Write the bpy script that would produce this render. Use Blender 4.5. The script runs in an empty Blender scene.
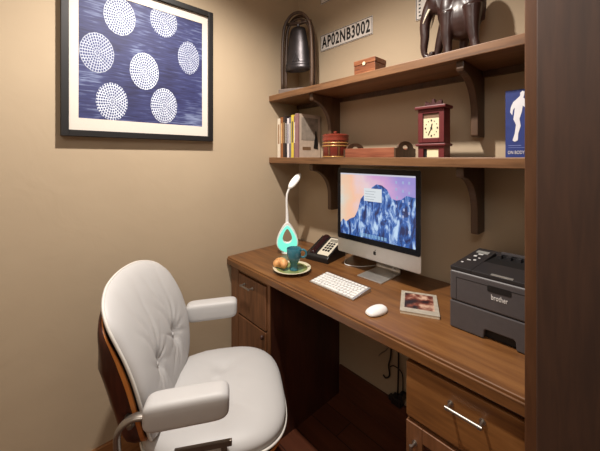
import bpy, bmesh, math, random
from mathutils import Vector, Matrix
random.seed(7)
D = bpy.data
SC = bpy.context.scene
COL = SC.collection
PI = math.pi
FLOOR = -0.095
CEIL = 2.58

# ------------------------------------------------------------------ camera, light, exposure
cd = D.cameras.new('camera'); cam = D.objects.new('camera', cd); COL.objects.link(cam)
cam.location = (1.572, -1.431, 1.34)
cam.rotation_euler = (PI / 2, 0, math.radians(47.4424))
cd.sensor_width = 36; cd.lens = 303 / 600 * 36; cd.shift_y = -0.1135
cd.clip_start = 0.02
SC.camera = cam
SC.view_settings.view_transform = 'Standard'; SC.view_settings.look = 'None'
SC.view_settings.gamma = 1; SC.view_settings.use_curve_mapping = False
SC.view_settings.exposure = 0.0
w = D.worlds.new('world'); SC.world = w; w.use_nodes = True
w.node_tree.nodes['Background'].inputs[0].default_value = (1, 0.85, 0.7, 1)
w.node_tree.nodes['Background'].inputs[1].default_value = 0.05

def lamp(name, kind, loc, power, col, rot=(0, 0, 0), **k):
    l = D.lights.new(name, kind); o = D.objects.new(name, l); COL.objects.link(o)
    o.location = loc; o.rotation_euler = rot; l.energy = power; l.color = col
    for a, b in k.items(): setattr(l, a, b)
    return o
WARM = (1.0, 0.925, 0.84)
lamp('key_light', 'SPOT', (0.74, -0.98, 2.535), 165, WARM, spot_size=math.radians(150), spot_blend=0.85, shadow_soft_size=0.028)
lamp('fill_light', 'AREA', (1.75, -1.95, 2.45), 13, (1.0, 0.95, 0.89), rot=(math.radians(38), 0, math.radians(40)), shape='RECTANGLE', size=1.0, size_y=0.9)

# ------------------------------------------------------------------ materials
def lin(c):
    return tuple(((v / 255) / 12.92 if v / 255 <= .04045 else ((v / 255 + .055) / 1.055) ** 2.4) for v in c) + (1,)
def newmat(name):
    m = D.materials.new(name); m.use_nodes = True
    nt = m.node_tree; b = nt.nodes['Principled BSDF']
    return m, nt, b
def N(nt, t, **k):
    n = nt.nodes.new(t)
    for a, b in k.items(): setattr(n, a, b)
    return n
def plain(name, rgb, rough=.5, metal=0, noise=0.0, nscale=40, emit=None, es=1.0, spec=.5, coat=0, bump=0):
    m, nt, b = newmat(name)
    c = lin(rgb)
    b.inputs['Base Color'].default_value = c
    b.inputs['Roughness'].default_value = rough
    b.inputs['Metallic'].default_value = metal
    b.inputs['Specular IOR Level'].default_value = spec
    b.inputs['Coat Weight'].default_value = coat
    tc = N(nt, 'ShaderNodeTexCoord')
    if noise:
        t = N(nt, 'ShaderNodeTexNoise'); t.inputs['Scale'].default_value = nscale; t.inputs['Detail'].default_value = 4
        nt.links.new(tc.outputs['Object'], t.inputs['Vector'])
        r = N(nt, 'ShaderNodeValToRGB')
        r.color_ramp.elements[0].position = .3; r.color_ramp.elements[1].position = .7
        r.color_ramp.elements[0].color = tuple(v * (1 - noise) for v in c[:3]) + (1,)
        r.color_ramp.elements[1].color = tuple(min(1, v * (1 + noise)) for v in c[:3]) + (1,)
        nt.links.new(t.outputs['Fac'], r.inputs[0]); nt.links.new(r.outputs[0], b.inputs['Base Color'])
    if bump:
        t = N(nt, 'ShaderNodeTexNoise'); t.inputs['Scale'].default_value = nscale; t.inputs['Detail'].default_value = 5
        nt.links.new(tc.outputs['Object'], t.inputs['Vector'])
        bp = N(nt, 'ShaderNodeBump'); bp.inputs['Strength'].default_value = bump; bp.inputs['Distance'].default_value = .004
        nt.links.new(t.outputs['Fac'], bp.inputs['Height']); nt.links.new(bp.outputs[0], b.inputs['Normal'])
    if emit:
        b.inputs['Emission Color'].default_value = lin(emit); b.inputs['Emission Strength'].default_value = es
    return m

def wood(name, dark, mid, light, axis='X', rough=.42, scale=1.0, knots=True, coat=.12):
    m, nt, b = newmat(name)
    tc = N(nt, 'ShaderNodeTexCoord'); mp = N(nt, 'ShaderNodeMapping')
    s = [14 * scale] * 3; s['XYZ'.index(axis)] = 1.3 * scale
    mp.inputs['Scale'].default_value = s
    nt.links.new(tc.outputs['Object'], mp.inputs['Vector'])
    n0 = N(nt, 'ShaderNodeTexNoise'); n0.inputs['Scale'].default_value = 1.1; n0.inputs['Detail'].default_value = 3
    n0.inputs['Distortion'].default_value = .6
    nt.links.new(mp.outputs[0], n0.inputs['Vector'])
    n1 = N(nt, 'ShaderNodeTexNoise'); n1.inputs['Scale'].default_value = 5.5; n1.inputs['Detail'].default_value = 6
    n1.inputs['Distortion'].default_value = .4
    nt.links.new(mp.outputs[0], n1.inputs['Vector'])
    mx = N(nt, 'ShaderNodeMath', operation='MULTIPLY_ADD'); mx.inputs[1].default_value = .45
    nt.links.new(n1.outputs['Fac'], mx.inputs[0])
    ml = N(nt, 'ShaderNodeMath', operation='MULTIPLY'); ml.inputs[1].default_value = .55
    nt.links.new(n0.outputs['Fac'], ml.inputs[0]); nt.links.new(ml.outputs[0], mx.inputs[2])
    r = N(nt, 'ShaderNodeValToRGB'); e = r.color_ramp.elements
    e[0].position = .34; e[0].color = lin(dark); e[1].position = .66; e[1].color = lin(light)
    q = e.new(.5); q.color = lin(mid)
    nt.links.new(mx.outputs[0], r.inputs[0])
    out = r.outputs[0]
    if knots:
        mp2 = N(nt, 'ShaderNodeMapping'); s2 = [4.2 * scale] * 3; s2['XYZ'.index(axis)] = 2.3 * scale
        mp2.inputs['Scale'].default_value = s2
        nt.links.new(tc.outputs['Object'], mp2.inputs['Vector'])
        v = N(nt, 'ShaderNodeTexVoronoi'); v.inputs['Scale'].default_value = 1.0
        nt.links.new(mp2.outputs[0], v.inputs['Vector'])
        kr = N(nt, 'ShaderNodeValToRGB'); k = kr.color_ramp.elements
        k[0].position = .05; k[0].color = (1, 1, 1, 1); k[1].position = .17; k[1].color = (0, 0, 0, 1)
        nt.links.new(v.outputs['Distance'], kr.inputs[0])
        km = N(nt, 'ShaderNodeMath', operation='MULTIPLY'); km.inputs[1].default_value = .55
        nt.links.new(kr.outputs[0], km.inputs[0])
        mix = N(nt, 'ShaderNodeMix', data_type='RGBA'); mix.inputs['B'].default_value = tuple(x * .55 for x in lin(dark)[:3]) + (1,)
        nt.links.new(km.outputs[0], mix.inputs['Factor']); nt.links.new(out, mix.inputs['A'])
        out = mix.outputs['Result']
    nt.links.new(out, b.inputs['Base Color'])
    b.inputs['Roughness'].default_value = rough; b.inputs['Coat Weight'].default_value = coat; b.inputs['Coat Roughness'].default_value = .25
    bp = N(nt, 'ShaderNodeBump'); bp.inputs['Strength'].default_value = .08; bp.inputs['Distance'].default_value = .002
    nt.links.new(n1.outputs['Fac'], bp.inputs['Height']); nt.links.new(bp.outputs[0], b.inputs['Normal'])
    return m

def plaster():
    m, nt, b = newmat('tan_plaster')
    tc = N(nt, 'ShaderNodeTexCoord')
    t = N(nt, 'ShaderNodeTexNoise'); t.inputs['Scale'].default_value = 1.7; t.inputs['Detail'].default_value = 4
    nt.links.new(tc.outputs['Object'], t.inputs['Vector'])
    r = N(nt, 'ShaderNodeValToRGB'); e = r.color_ramp.elements
    e[0].position = .3; e[0].color = lin((180, 161, 136)); e[1].position = .7; e[1].color = lin((188, 169, 143))
    nt.links.new(t.outputs['Fac'], r.inputs[0]); nt.links.new(r.outputs[0], b.inputs['Base Color'])
    t2 = N(nt, 'ShaderNodeTexNoise'); t2.inputs['Scale'].default_value = 6; t2.inputs['Detail'].default_value = 5
    t2.inputs['Distortion'].default_value = 1.2
    nt.links.new(tc.outputs['Object'], t2.inputs['Vector'])
    bp = N(nt, 'ShaderNodeBump'); bp.inputs['Strength'].default_value = .14; bp.inputs['Distance'].default_value = .012
    nt.links.new(t2.outputs['Fac'], bp.inputs['Height']); nt.links.new(bp.outputs[0], b.inputs['Normal'])
    b.inputs['Roughness'].default_value = .75; b.inputs['Specular IOR Level'].default_value = .25
    return m

M = {}
M['wall'] = plaster()
M['ceil'] = plain('ceiling_paint', (205, 190, 165), .8, noise=.03, nscale=3)
M['top'] = wood('worktop_alder', (86, 54, 29), (114, 74, 40), (132, 90, 50), 'X', .38, coat=.25)
M['shelf'] = wood('shelf_alder', (92, 62, 38), (120, 84, 54), (136, 98, 65), 'X', .45)
M['cabx'] = wood('drawer_alder', (100, 63, 32), (130, 85, 44), (148, 101, 56), 'X', .42)
M['cabz'] = wood('stile_alder', (86, 54, 34), (116, 76, 48), (134, 90, 60), 'Z', .42)
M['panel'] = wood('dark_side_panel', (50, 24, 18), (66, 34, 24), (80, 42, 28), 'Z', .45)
M['bracket'] = wood('bracket_wood', (60, 42, 30), (80, 57, 40), (94, 68, 48), 'Z', .5, knots=False)
M['tall'] = wood('tall_cabinet_wood', (48, 29, 20), (60, 38, 26), (70, 45, 31), 'Z', .6, coat=0)
M['base'] = wood('baseboard_wood_sheen', (124, 80, 46), (158, 108, 66), (180, 130, 84), 'Y', .45, knots=False)  # wood colour lightened to paint in the reflection along the left baseboard
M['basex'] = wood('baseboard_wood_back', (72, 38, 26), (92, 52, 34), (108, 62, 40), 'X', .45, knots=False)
M['black'] = plain('black_plastic', (26, 24, 25), .4, noise=.1)
M['frame'] = plain('black_frame_lacquer', (20, 18, 19), .5, noise=.12, nscale=30)
M['mat'] = plain('cream_mat_board', (216, 206, 196), .85, noise=.02, nscale=200)
M['chrome'] = plain('brushed_nickel', (168, 162, 155), .42, 1, noise=.05)
M['alum'] = plain('brushed_aluminium', (205, 203, 200), .35, .75, noise=.03)
M['tube'] = plain('grey_satin_metal', (150, 142, 134), .32, .8, noise=.04)
M['white'] = plain('white_plastic', (236, 236, 234), .35, noise=.02)
M['leather'] = plain('white_leather', (194, 193, 193), .52, noise=.02, nscale=8, bump=.25)
M['piping'] = plain('white_piping', (222, 218, 212), .5, noise=.02)
M['ply'] = wood('plywood_edge', (170, 96, 40), (205, 128, 62), (222, 148, 78), 'Z', .4, knots=False)
M['rose'] = wood('rosewood_veneer', (40, 18, 13), (60, 28, 20), (80, 40, 28), 'Z', .3, knots=False)
M['teal'] = plain('teal_glaze', (52, 112, 128), .25, noise=.15, nscale=25, coat=.4)
M['platem'] = plain('cream_stoneware', (214, 206, 178), .35, noise=.12, nscale=160)
M['plateg'] = plain('green_glaze', (128, 138, 84), .3, noise=.2, nscale=40)
M['crust'] = plain('croissant_crust', (216, 158, 100), .55, noise=.35, nscale=45, bump=.4)
M['red'] = plain('red_clock_paint', (100, 36, 38), .45, noise=.12, nscale=20)
M['reddark'] = plain('dark_red_carving', (66, 26, 26), .5, noise=.1)
M['cream'] = plain('dial_paper', (226, 214, 178), .6, noise=.04)
M['eleph'] = plain('dark_ebony', (54, 33, 29), .36, noise=.3, nscale=14, coat=.12)
M['ivory'] = plain('ivory_tusk', (232, 220, 196), .3, noise=.04)
M['bellm'] = plain('bronze_bell_metal', (74, 70, 72), .36, .75, noise=.2, nscale=18, bump=.2)
M['bellw'] = wood('weathered_frame_wood', (48, 34, 26), (74, 54, 42), (108, 84, 66), 'Z', .5, knots=False)
M['stone'] = plain('grey_base_wood', (112, 98, 90), .6, noise=.15, nscale=22)
M['plaq'] = plain('white_enamel_plate', (222, 214, 206), .35, noise=.03)
M['ink'] = plain('black_ink', (20, 19, 20), .5, noise=.05)
M['prn'] = plain('charcoal_plastic', (78, 74, 76), .48, noise=.05, nscale=60)
M['prnd'] = plain('dark_charcoal_plastic', (42, 40, 42), .38, noise=.06, nscale=60)
M['void'] = plain('recess_black', (16, 14, 15), .6, noise=.05)
M['logo'] = plain('silver_print', (214, 212, 210), .4, noise=.02)
M['floor'] = None

def floor_mat():
    m, nt, b = newmat('reddish_plank_floor')
    tc = N(nt, 'ShaderNodeTexCoord'); mp = N(nt, 'ShaderNodeMapping')
    mp.inputs['Rotation'].default_value = (0, 0, 0)
    nt.links.new(tc.outputs['Object'], mp.inputs['Vector'])
    br = N(nt, 'ShaderNodeTexBrick'); br.inputs['Scale'].default_value = 1.0
    br.inputs['Brick Width'].default_value = 1.1; br.inputs['Row Height'].default_value = .12
    br.inputs['Mortar Size'].default_value = .0025
    br.inputs['Color1'].default_value = lin((118, 66, 42)); br.inputs['Color2'].default_value = lin((98, 52, 34)); br.inputs['Mortar'].default_value = lin((40, 20, 14))
    nt.links.new(mp.outputs[0], br.inputs['Vector'])
    mp2 = N(nt, 'ShaderNodeMapping'); mp2.inputs['Scale'].default_value = (3, 40, 3)
    nt.links.new(tc.outputs['Object'], mp2.inputs['Vector'])
    n = N(nt, 'ShaderNodeTexNoise'); n.inputs['Scale'].default_value = 1; n.inputs['Detail'].default_value = 5
    nt.links.new(mp2.outputs[0], n.inputs['Vector'])
    mix = N(nt, 'ShaderNodeMix', data_type='RGBA', blend_type='MULTIPLY'); mix.inputs['Factor'].default_value = .6
    nt.links.new(br.outputs['Color'], mix.inputs['A']); nt.links.new(n.outputs['Fac'], mix.inputs['B'])
    nt.links.new(mix.outputs['Result'], b.inputs['Base Color'])
    b.inputs['Roughness'].default_value = .4
    return m
M['floor'] = floor_mat()

# ------------------------------------------------------------------ helpers
MW = {}
def thing(name, label, cat, loc=(0, 0, 0), rz=0.0, group=None):
    o = D.objects.new(name, None); COL.objects.link(o)
    o.location = loc; o.rotation_euler = (0, 0, rz); o.empty_display_size = .05
    MW[o] = Matrix.Translation(loc) @ Matrix.Rotation(rz, 4, 'Z')
    o['label'] = label; o['category'] = cat
    if group: o['group'] = group
    return o
def tag(o, label, cat, group=None):
    o['label'] = label; o['category'] = cat
    if group: o['group'] = group
    return o
def part(name, bm, mat, parent=None, smooth=False, local=False, bevel=0, seg=2, sub=0, label=None, mats=None, kind=None, angle=None):
    """link a bmesh as ONE mesh object; world coordinates unless local"""
    if parent is not None and not local:
        bm.transform(MW[parent].inverted())
    bmesh.ops.recalc_face_normals(bm, faces=bm.faces[:])
    me = D.meshes.new(name); bm.to_mesh(me); bm.free()
    for mm in (mats or [mat]): me.materials.append(mm)
    if smooth:
        for p in me.polygons: p.use_smooth = True
        if angle: me.set_sharp_from_angle(angle=math.radians(angle))
    o = D.objects.new(name, me); COL.objects.link(o)
    MW[o] = MW[parent] if parent is not None else Matrix.Identity(4)
    if parent is not None: o.parent = parent
    if bevel:
        md = o.modifiers.new('bevel', 'BEVEL'); md.width = bevel; md.segments = seg; md.limit_method = 'ANGLE'; md.angle_limit = math.radians(40)
        md.harden_normals = False
    if sub:
        md = o.modifiers.new('subd', 'SUBSURF'); md.levels = sub; md.render_levels = sub
    if label: o['label'] = label
    if kind: o['kind'] = kind
    return o
def struct(name, bm, mat, **k): return part(name, bm, mat, kind='structure', **k)

def box(x0, x1, y0, y1, z0, z1, bm=None):
    bm = bm or bmesh.new()
    v = [bm.verts.new((x, y, z)) for x in (x0, x1) for y in (y0, y1) for z in (z0, z1)]
    for f in ((0, 1, 3, 2), (4, 6, 7, 5), (0, 4, 5, 1), (2, 3, 7, 6), (0, 2, 6, 4), (1, 5, 7, 3)):
        bm.faces.new([v[i] for i in f])
    return bm
def prism(pts, axis, a0, a1, bm=None):
    """pts: 2-D outline in the other two axes (in xyz order), extruded along axis"""
    bm = bm or bmesh.new()
    def P(p, a):
        if axis == 'x': return (a, p[0], p[1])
        if axis == 'y': return (p[0], a, p[1])
        return (p[0], p[1], a)
    A = [bm.verts.new(P(p, a0)) for p in pts]; B = [bm.verts.new(P(p, a1)) for p in pts]
    n = len(pts)
    bm.faces.new(A); bm.faces.new(B[::-1])
    for i in range(n): bm.faces.new((A[i], B[i], B[(i + 1) % n], A[(i + 1) % n]))
    return bm
def lathe(prof, n=32, c=(0, 0, 0), bm=None, sx=1, sy=1):
    bm = bm or bmesh.new(); rings = []
    for r, z in prof:
        if r < 1e-5: rings.append([bm.verts.new((c[0], c[1], c[2] + z))])
        else: rings.append([bm.verts.new((c[0] + sx * r * math.cos(2 * PI * i / n), c[1] + sy * r * math.sin(2 * PI * i / n), c[2] + z)) for i in range(n)])
    for a, b in zip(rings, rings[1:]):
        for i in range(n):
            j = (i + 1) % n
            if len(a) == 1 and len(b) == 1: continue
            if len(a) == 1: bm.faces.new((a[0], b[i], b[j]))
            elif len(b) == 1: bm.faces.new((a[i], b[0], a[j]))
            else: bm.faces.new((a[i], b[i], b[j], a[j]))
    if len(rings[0]) > 1: bm.faces.new(rings[0])
    if len(rings[-1]) > 1: bm.faces.new(rings[-1])
    return bm
def tube(pts, r, n=10, bm=None, flat=None, closed=False, up=None):
    """tube along points; r scalar or list; flat=(a,b) scales the section's two axes"""
    bm = bm or bmesh.new(); P = [Vector(p) for p in pts]; m = len(P)
    R = r if isinstance(r, (list, tuple)) else [r] * m
    fa, fb = flat or (1, 1)
    rings = []; u = None
    for i in range(m):
        if closed: t = (P[(i + 1) % m] - P[i - 1]).normalized()
        else: t = (P[min(i + 1, m - 1)] - P[max(i - 1, 0)]).normalized()
        if up is not None: u = Vector(up) - t * t.dot(Vector(up)); u.normalize()
        elif u is None:
            a = Vector((0, 0, 1)) if abs(t.z) < .9 else Vector((1, 0, 0)); u = t.cross(a).normalized()
        else: u = (u - t * t.dot(u)).normalized()
        v = t.cross(u)
        rings.append([bm.verts.new(P[i] + (u * math.cos(2 * PI * k / n) * fa + v * math.sin(2 * PI * k / n) * fb) * R[i]) for k in range(n)])
    prs = list(zip(rings, rings[1:]))
    if closed: prs.append((rings[-1], rings[0]))
    for a, b in prs:
        for k in range(n): bm.faces.new((a[k], a[(k + 1) % n], b[(k + 1) % n], b[k]))
    if not closed: bm.faces.new(rings[0]); bm.faces.new(rings[-1][::-1])
    return bm
def spline(pts, n=8):
    P = [Vector(p) for p in pts]; out = []
    for i in range(len(P) - 1):
        a = P[max(i - 1, 0)]; b = P[i]; c = P[i + 1]; d = P[min(i + 2, len(P) - 1)]
        for k in range(n):
            t = k / n
            out.append(.5 * ((2 * b) + (c - a) * t + (2 * a - 5 * b + 4 * c - d) * t * t + (3 * b - a - 3 * c + d) * t ** 3))
    out.append(P[-1]); return out
def ball(c, r, bm=None, seg=16, rot=None):
    bm = bm or bmesh.new()
    s = Matrix.Diagonal((r[0], r[1], r[2], 1)); R = rot or Matrix.Identity(4)
    bmesh.ops.create_uvsphere(bm, u_segments=seg, v_segments=seg // 2 + 2, radius=1, matrix=Matrix.Translation(c) @ R @ s)
    return bm
def text(name, s, size, M4, mat, parent, sx=1.0, sz=1.0, depth=.0006, align='CENTER', bold=0, label=None):
    """lettering as a mesh; M4 places the text plane (local x right, y up) in the world"""
    c = D.curves.new(name, 'FONT'); c.body = s; c.size = size; c.extrude = depth; c.align_x = align; c.align_y = 'CENTER'; c.offset = bold
    c.resolution_u = 3; c.space_character = 1.14 if s.startswith('AP') else 1.04
    o = D.objects.new(name, c); COL.objects.link(o)
    bpy.context.view_layer.update()
    me = D.meshes.new_from_object(o.evaluated_get(bpy.context.evaluated_depsgraph_get()))
    D.objects.remove(o)
    bm = bmesh.new(); bm.from_mesh(me); D.meshes.remove(me)
    bm.transform(M4 @ Matrix.Diagonal((sx, sz, 1, 1)))
    return part(name, bm, mat, parent, label=label)
def plane_front(x, y, z, rz=0):
    """text facing -y (rotated by rz)"""
    return Matrix.Translation((x, y, z)) @ Matrix.Rotation(rz, 4, 'Z') @ Matrix.Rotation(PI / 2, 4, 'X')

# ------------------------------------------------------------------ the room
X1, Y0 = 2.35, -2.55
struct('floor', box(-.1, X1 + .1, Y0 - .1, .1, FLOOR - .05, FLOOR), M['floor'])
struct('ceiling', box(-.1, X1 + .1, Y0 - .1, .1, CEIL, CEIL + .05), M['ceil'])
struct('wall_left', box(-.1, 0, Y0, 0, FLOOR, CEIL), M['wall'])
struct('wall_back', box(-.1, X1 + .1, 0, .1, FLOOR, CEIL), M['wall'])
struct('wall_right', box(X1, X1 + .1, Y0, 0, FLOOR, CEIL), M['wall'])
struct('wall_front', box(-.1, X1 + .1, Y0 - .1, Y0, FLOOR, CEIL), M['wall'])
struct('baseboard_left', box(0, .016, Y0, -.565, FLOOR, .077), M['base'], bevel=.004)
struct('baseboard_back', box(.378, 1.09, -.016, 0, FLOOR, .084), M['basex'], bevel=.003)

# recessed lamp trim in the ceiling (the source of the key light)
t = thing('recessed_downlight', 'small round recessed ceiling light above the office chair', 'ceiling light', (.74, -.98, CEIL))
part('trim_ring', lathe([(.045, 0), (.07, 0), (.07, -.006), (.045, -.004)], 32, (0, 0, -.0005)), M['white'], t, smooth=True, local=True)

# ------------------------------------------------------------------ tall cabinet at the right edge
t = thing('tall_cabinet', 'tall dark wood cabinet at the right edge of the desk, floor to ceiling', 'cabinet', (1.7, -.3, FLOOR))
M['stile'] = wood('cabinet_stile_wood', (68, 42, 26), (88, 56, 35), (100, 66, 42), 'Z', .4, knots=False)
part('cabinet_body', box(1.412, 2.2, -.60, -.002, FLOOR, CEIL - .002), M['stile'], t, bevel=.0015)
part('cabinet_door', box(1.4365, 2.17, -.622, -.602, FLOOR + .08, CEIL - .03), M['tall'], t, bevel=.003, seg=3)

# ------------------------------------------------------------------ desk
wt = thing('worktop', 'brown knotty wood worktop spanning the whole alcove', 'desk top', (.7, -.28, .728))
part('top_slab', box(.0015, 1.4105, -.557, -.002, .732, .77), M['top'], wt, bevel=.004, seg=3)
part('front_moulding', box(.0015, 1.4105, -.562, -.535, .728, .7605), M['top'], wt, bevel=.003, seg=2)

def bar_handle(name, xa, xb, z, yf, parent, vertical=False, za=0, zb=0):
    bm = bmesh.new()
    y = yf - .026
    if not vertical:
        tube([(xa - .006, y, z), (xb + .006, y, z)], .0048, 14, bm)
        for x in (xa, xb):
            tube([(x, yf + .001, z), (x, y, z)], .0038, 10, bm)
            lathe([(0, -.004), (.0068, -.003), (.0072, 0), (.0068, .003), (0, .004)], 12, (x, y, z), bm)
            tube([(x, yf + .001, z), (x, yf - .003, z)], .008, 14, bm)
    else:
        tube([(xa, y, za), (xa, y, zb)], .0048, 14, bm)
        for q in (za + .008, zb - .008):
            tube([(xa, yf + .001, q), (xa, y, q)], .0038, 10, bm)
            tube([(xa, yf + .001, q), (xa, yf - .003, q)], .008, 14, bm)
    return part(name, bm, M['chrome'], parent, smooth=True, angle=50)

lc = thing('drawer_cabinet', 'wood drawer cabinet under the left end of the worktop, behind the white chair', 'cabinet', (.19, -.27, FLOOR))
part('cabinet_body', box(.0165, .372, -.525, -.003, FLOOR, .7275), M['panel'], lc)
part('filler_stile', box(.0165, .092, -.541, -.5255, FLOOR + .05, .7275), M['cabz'], lc, bevel=.002)
part('end_stile', box(.356, .376, -.535, -.5255, FLOOR + .05, .7275), M['cabz'], lc, bevel=.002)
part('apron', box(.0925, .3555, -.535, -.5255, .702, .7275), M['cabx'], lc, bevel=.002)
dr = part('drawer', box(.098, .352, -.5425, -.5255, .476, .698), M['cabz'], lc, bevel=.003)
bar_handle('drawer_handle', .163, .238, .655, -.5425, dr)
dr = part('drawer', box(.098, .352, -.5425, -.5255, .20, .468), M['cabz'], lc, bevel=.003)
part('drawer_knob', ball((.335, -.552, .445), (.009, .010, .012)), M['panel'], dr, smooth=True)
dr = part('drawer', box(.098, .352, -.5425, -.5255, -.04, .192), M['cabz'], lc, bevel=.003)
bar_handle('drawer_handle', .155, .255, .13, -.5425, dr)

rc = thing('drawer_cabinet', 'orange-brown wood drawer cabinet under the right end of the worktop, bar pull on its drawer', 'cabinet', (1.25, -.27, FLOOR))
part('cabinet_body', box(1.095, 1.4105, -.525, -.003, FLOOR, .7275), M['cabz'], rc)
dr = part('drawer', box(1.098, 1.4085, -.545, -.5255, .538, .705), M['cabx'], rc, bevel=.003)
bar_handle('drawer_handle', 1.232, 1.312, .651, -.545, dr)
part('drawer_rail', box(1.097, 1.4105, -.532, -.5255, .5255, .5365), M['cabx'], rc)
# frame door with recessed panel
bm = box(1.098, 1.150, -.545, -.5255, FLOOR + .08, .5215)
box(1.357, 1.4085, -.545, -.5255, FLOOR + .08, .5215, bm)
box(1.150, 1.357, -.545, -.5255, .478, .5215, bm); box(1.150, 1.357, -.545, -.5255, FLOOR + .08, FLOOR + .13, bm)
dd = part('cabinet_door', bm, M['cabz'], rc, bevel=.0015)
part('door_panel', box(1.148, 1.359, -.534, -.5285, FLOOR + .125, .48), M['panel'], dd)
bar_handle('door_handle', 1.127, 0, 0, -.545, dd, True, .39, .475)

# ------------------------------------------------------------------ shelves with corbels
def bracket(x0, x1, ztop, parent, zb):
    pts = [(-.001, ztop), (-.238, ztop), (-.238, ztop - .028)]
    c0 = Vector((-.238, ztop - .036)); h = .15
    for k in range(0, 13):
        a = k / 12 * PI / 2
        pts.append((-.232 + .147 * math.sin(a) , ztop - .038 - h * (1 - math.cos(a))))
    pts += [(-.085, zb + .006), (-.079, zb), (-.001, zb)]
    return part('bracket', prism(pts, 'x', x0, x1), M['bracket'], parent, bevel=.003)
for nm, zt, lab in (('upper', 1.735, 'upper thick wooden wall shelf holding the bell and elephant'), ('lower', 1.34, 'lower thick wooden wall shelf holding the books and red clock')):
    s = thing('wall_shelf', lab, 'shelf', (.7, -.13, zt - .037))
    part('shelf_board', box(.0015, 1.4105, -.26, -.0015, zt - .037, zt), M['shelf'], s, bevel=.003)
    part('mounting_cleat', box(.0015, 1.4105, -.02, -.0015, zt - .062, zt - .0375), M['bracket'], s) if nm == 'upper' else None
    for x in (.35, 1.133):
        bracket(x, x + .027, zt - .0375, s, zt - .037 - .275)

# ------------------------------------------------------------------ framed print
pf = thing('framed_print', 'black-framed indigo print with seven white lace circles on the left wall', 'picture', (.001, -.988, 1.428))
ya, yb, za, zb_ = -1.316, -.661, 1.428, 2.128
fw_ = .026
bm = bmesh.new()
for (a, b, c, d) in ((ya, ya + fw_, za, zb_), (yb - fw_, yb, za, zb_), (ya + fw_, yb - fw_, za, za + fw_), (ya + fw_, yb - fw_, zb_ - fw_, zb_)):
    box(.001, .034, a, b, c, d, bm)
part('frame', bm, M['frame'], pf, bevel=.0012)
bm = bmesh.new()
ma, mb, mc, md_ = ya + fw_ - .002, yb - fw_ + .002, za + fw_ - .002, zb_ - fw_ + .002
aa, ab, ac, ad = -1.257, -.7175, 1.505, 2.058
for (a, b, c, d) in ((ma, aa, mc, md_), (ab, mb, mc, md_), (aa, ab, mc, ac), (aa, ab, ad, md_)):
    box(.012, .019, a, b, c, d, bm)
part('mat_board', bm, M['mat'], pf)

def print_mat():
    m, nt, b = newmat('indigo_print')
    tc = N(nt, 'ShaderNodeTexCoord'); mp = N(nt, 'ShaderNodeMapping')
    mp.inputs['Scale'].default_value = (1, 12, 130)
    nt.links.new(tc.outputs['Object'], mp.inputs['Vector'])
    n = N(nt, 'ShaderNodeTexNoise'); n.inputs['Scale'].default_value = 1; n.inputs['Detail'].default_value = 5; n.inputs['Distortion'].default_value = .5
    nt.links.new(mp.outputs[0], n.inputs['Vector'])
    n2 = N(nt, 'ShaderNodeTexNoise'); n2.inputs['Scale'].default_value = 6; n2.inputs['Detail'].default_value = 3
    nt.links.new(tc.outputs['Object'], n2.inputs['Vector'])
    mu = N(nt, 'ShaderNodeMath', operation='MULTIPLY_ADD'); mu.inputs[1].default_value = .55
    nt.links.new(n.outputs['Fac'], mu.inputs[0])
    m2 = N(nt, 'ShaderNodeMath', operation='MULTIPLY'); m2.inputs[1].default_value = .5
    nt.links.new(n2.outputs['Fac'], m2.inputs[0]); nt.links.new(m2.outputs[0], mu.inputs[2])
    r = N(nt, 'ShaderNodeValToRGB'); e = r.color_ramp.elements
    e[0].position = .38; e[0].color = lin((24, 25, 66)); e[1].position = .78; e[1].color = lin((140, 154, 190))
    q = e.new(.56); q.color = lin((46, 51, 100))
    nt.links.new(mu.outputs[0], r.inputs[0]); nt.links.new(r.outputs[0], b.inputs['Base Color'])
    b.inputs['Roughness'].default_value = .6
    return m
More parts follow.
